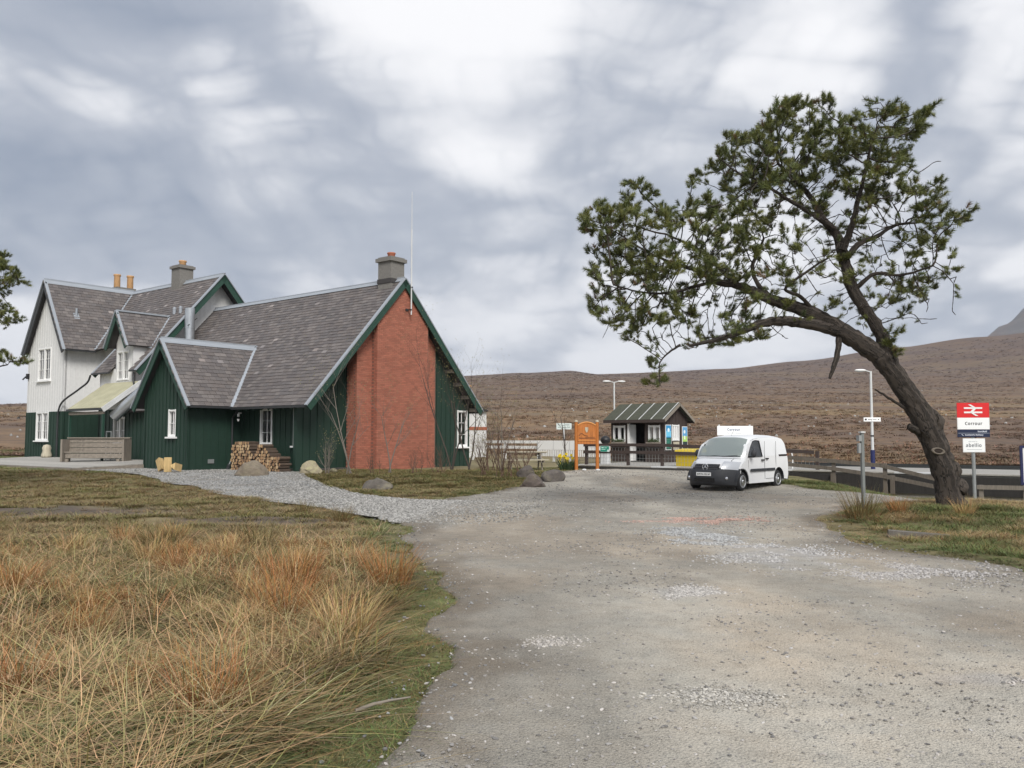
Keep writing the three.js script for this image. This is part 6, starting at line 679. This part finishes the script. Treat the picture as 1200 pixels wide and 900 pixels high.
  [['upright russet rush tussock at the verge closest to the bare mud', -1.35, 9.6, 0.95, 0, 0, 2], ['russet rush tussock with a bleached skirt next to the verge tussock', -2.35, 9.3, 1.0, 1, 0, 1], ['wide arching rush tussock full of broken straw', -2.1, 8.0, 0.95, 2, 0, 1], ['straw coloured tussock along the verge below the russet ones', -1.35, 7.1, 0.85, 0, 1, 1], ['tall rust brown tussock in the thick of the grass', -1.75, 5.1, 0.85, 1, 0, 0], ['lone narrow dark tussock standing in short grass', -3.0, 10.6, 0.75, 2, 2, 0], ['dark olive tussock before the muddy patch', -5.1, 12.6, 0.95, 0, 2, 2], ['small tussock between muddy patch and gravel path', -4.6, 19.0, 0.7, 1, 2, 1], ['small dark tussock on the verge where path meets track', -3.4, 17.3, 0.7, 2, 2, 0], ['rush tussock round the grey marker post', 6.95, 17.2, 1.25, 0, 2, 0], ['low rust tussock right of the marker post', 7.9, 17.7, 0.75, 1, 0, 2], ['pale tussock against the pine foot', 9.0, 17.2, 0.75, 2, 1, 1], ['yellow tussock beneath the station sign', 10.9, 16.6, 0.75, 0, 1, 2]].forEach(a => tus(...a));
  const RR = rng(611); for (let i = 0; i < 74; i++) { const d = 4.2 + 9.5 * Math.pow(RR(), 0.9), x = edgeL(d) - 1.1 - (d * 0.6) * RR(); if (x < -d * 0.64) continue; tus(['russet rush tussock in the rough grass left of the track', 'straw coloured rush tussock in the rough grass left of the track', 'dark olive rush tussock in the rough grass left of the track'][[0, 1, 0, 2, 0, 1][i % 6]], x, d, 0.42 + 0.5 * RR() * RR() + 0.1 * RR(), i, [0, 1, 0, 2, 0, 1][i % 6], [1, 2, 1, 0][i % 4], 'rush tussocks in the rough grass'); }
}
{ // heather and deer grass on the moor
  const R = rng(902), L = [[], []]; for (let i = 0; i < 46000; i++) { const d = 58 + 800 * Math.pow(R(), 2.1), x = (R() * 2 - 1) * d * 0.66; if (x < -d * 0.3 && x > -d * 0.52) continue; const n = fbm(x / 22, d / 14, 4, 0, 301), [a, b] = toSite(x, -d); if (a > 9 && a < 29) continue; const t = R(), q = 0.75 + 0.5 * R(), s = (0.16 + 0.32 * R()) * (0.8 + d / 300); if (n < 0.3 + 0.22 * R()) continue; L[t < 0.5 ? 0 : 1].push([place(x, land(x, d), -d, R() * 6, s * 1.5, s * 0.7), (() => { const m = moorTone(x, d, land(x, d)), w = 0.95 + 0.4 * t; return C(m[0] * q * w, m[1] * q * w, m[2] * q * w); })()]); }
  L.forEach((l, k) => copies('moor_heather', tuft(16, 0.9, 0.5, 0.7, 0.05, 400 + k, 0.3, 0.6), bladeM, l));
  const rk = [], g = new THREE.IcosahedronGeometry(1, 1); for (let i = 0; i < 700; i++) { const d = 90 + 560 * R(), x = (R() * 2 - 1) * d * 0.64, v = 0.22 + 0.16 * R(); rk.push([place(x, land(x, d), -d, R() * 6, 0.12 + 0.45 * R() * R() * (d / 300), 0.12 + 0.16 * R()), C(v, v * 0.98, v * 0.94)]); } copies('moor_rocks', g, std(0xffffff, 0.95), rk);
}
renderer.render(scene, camera);
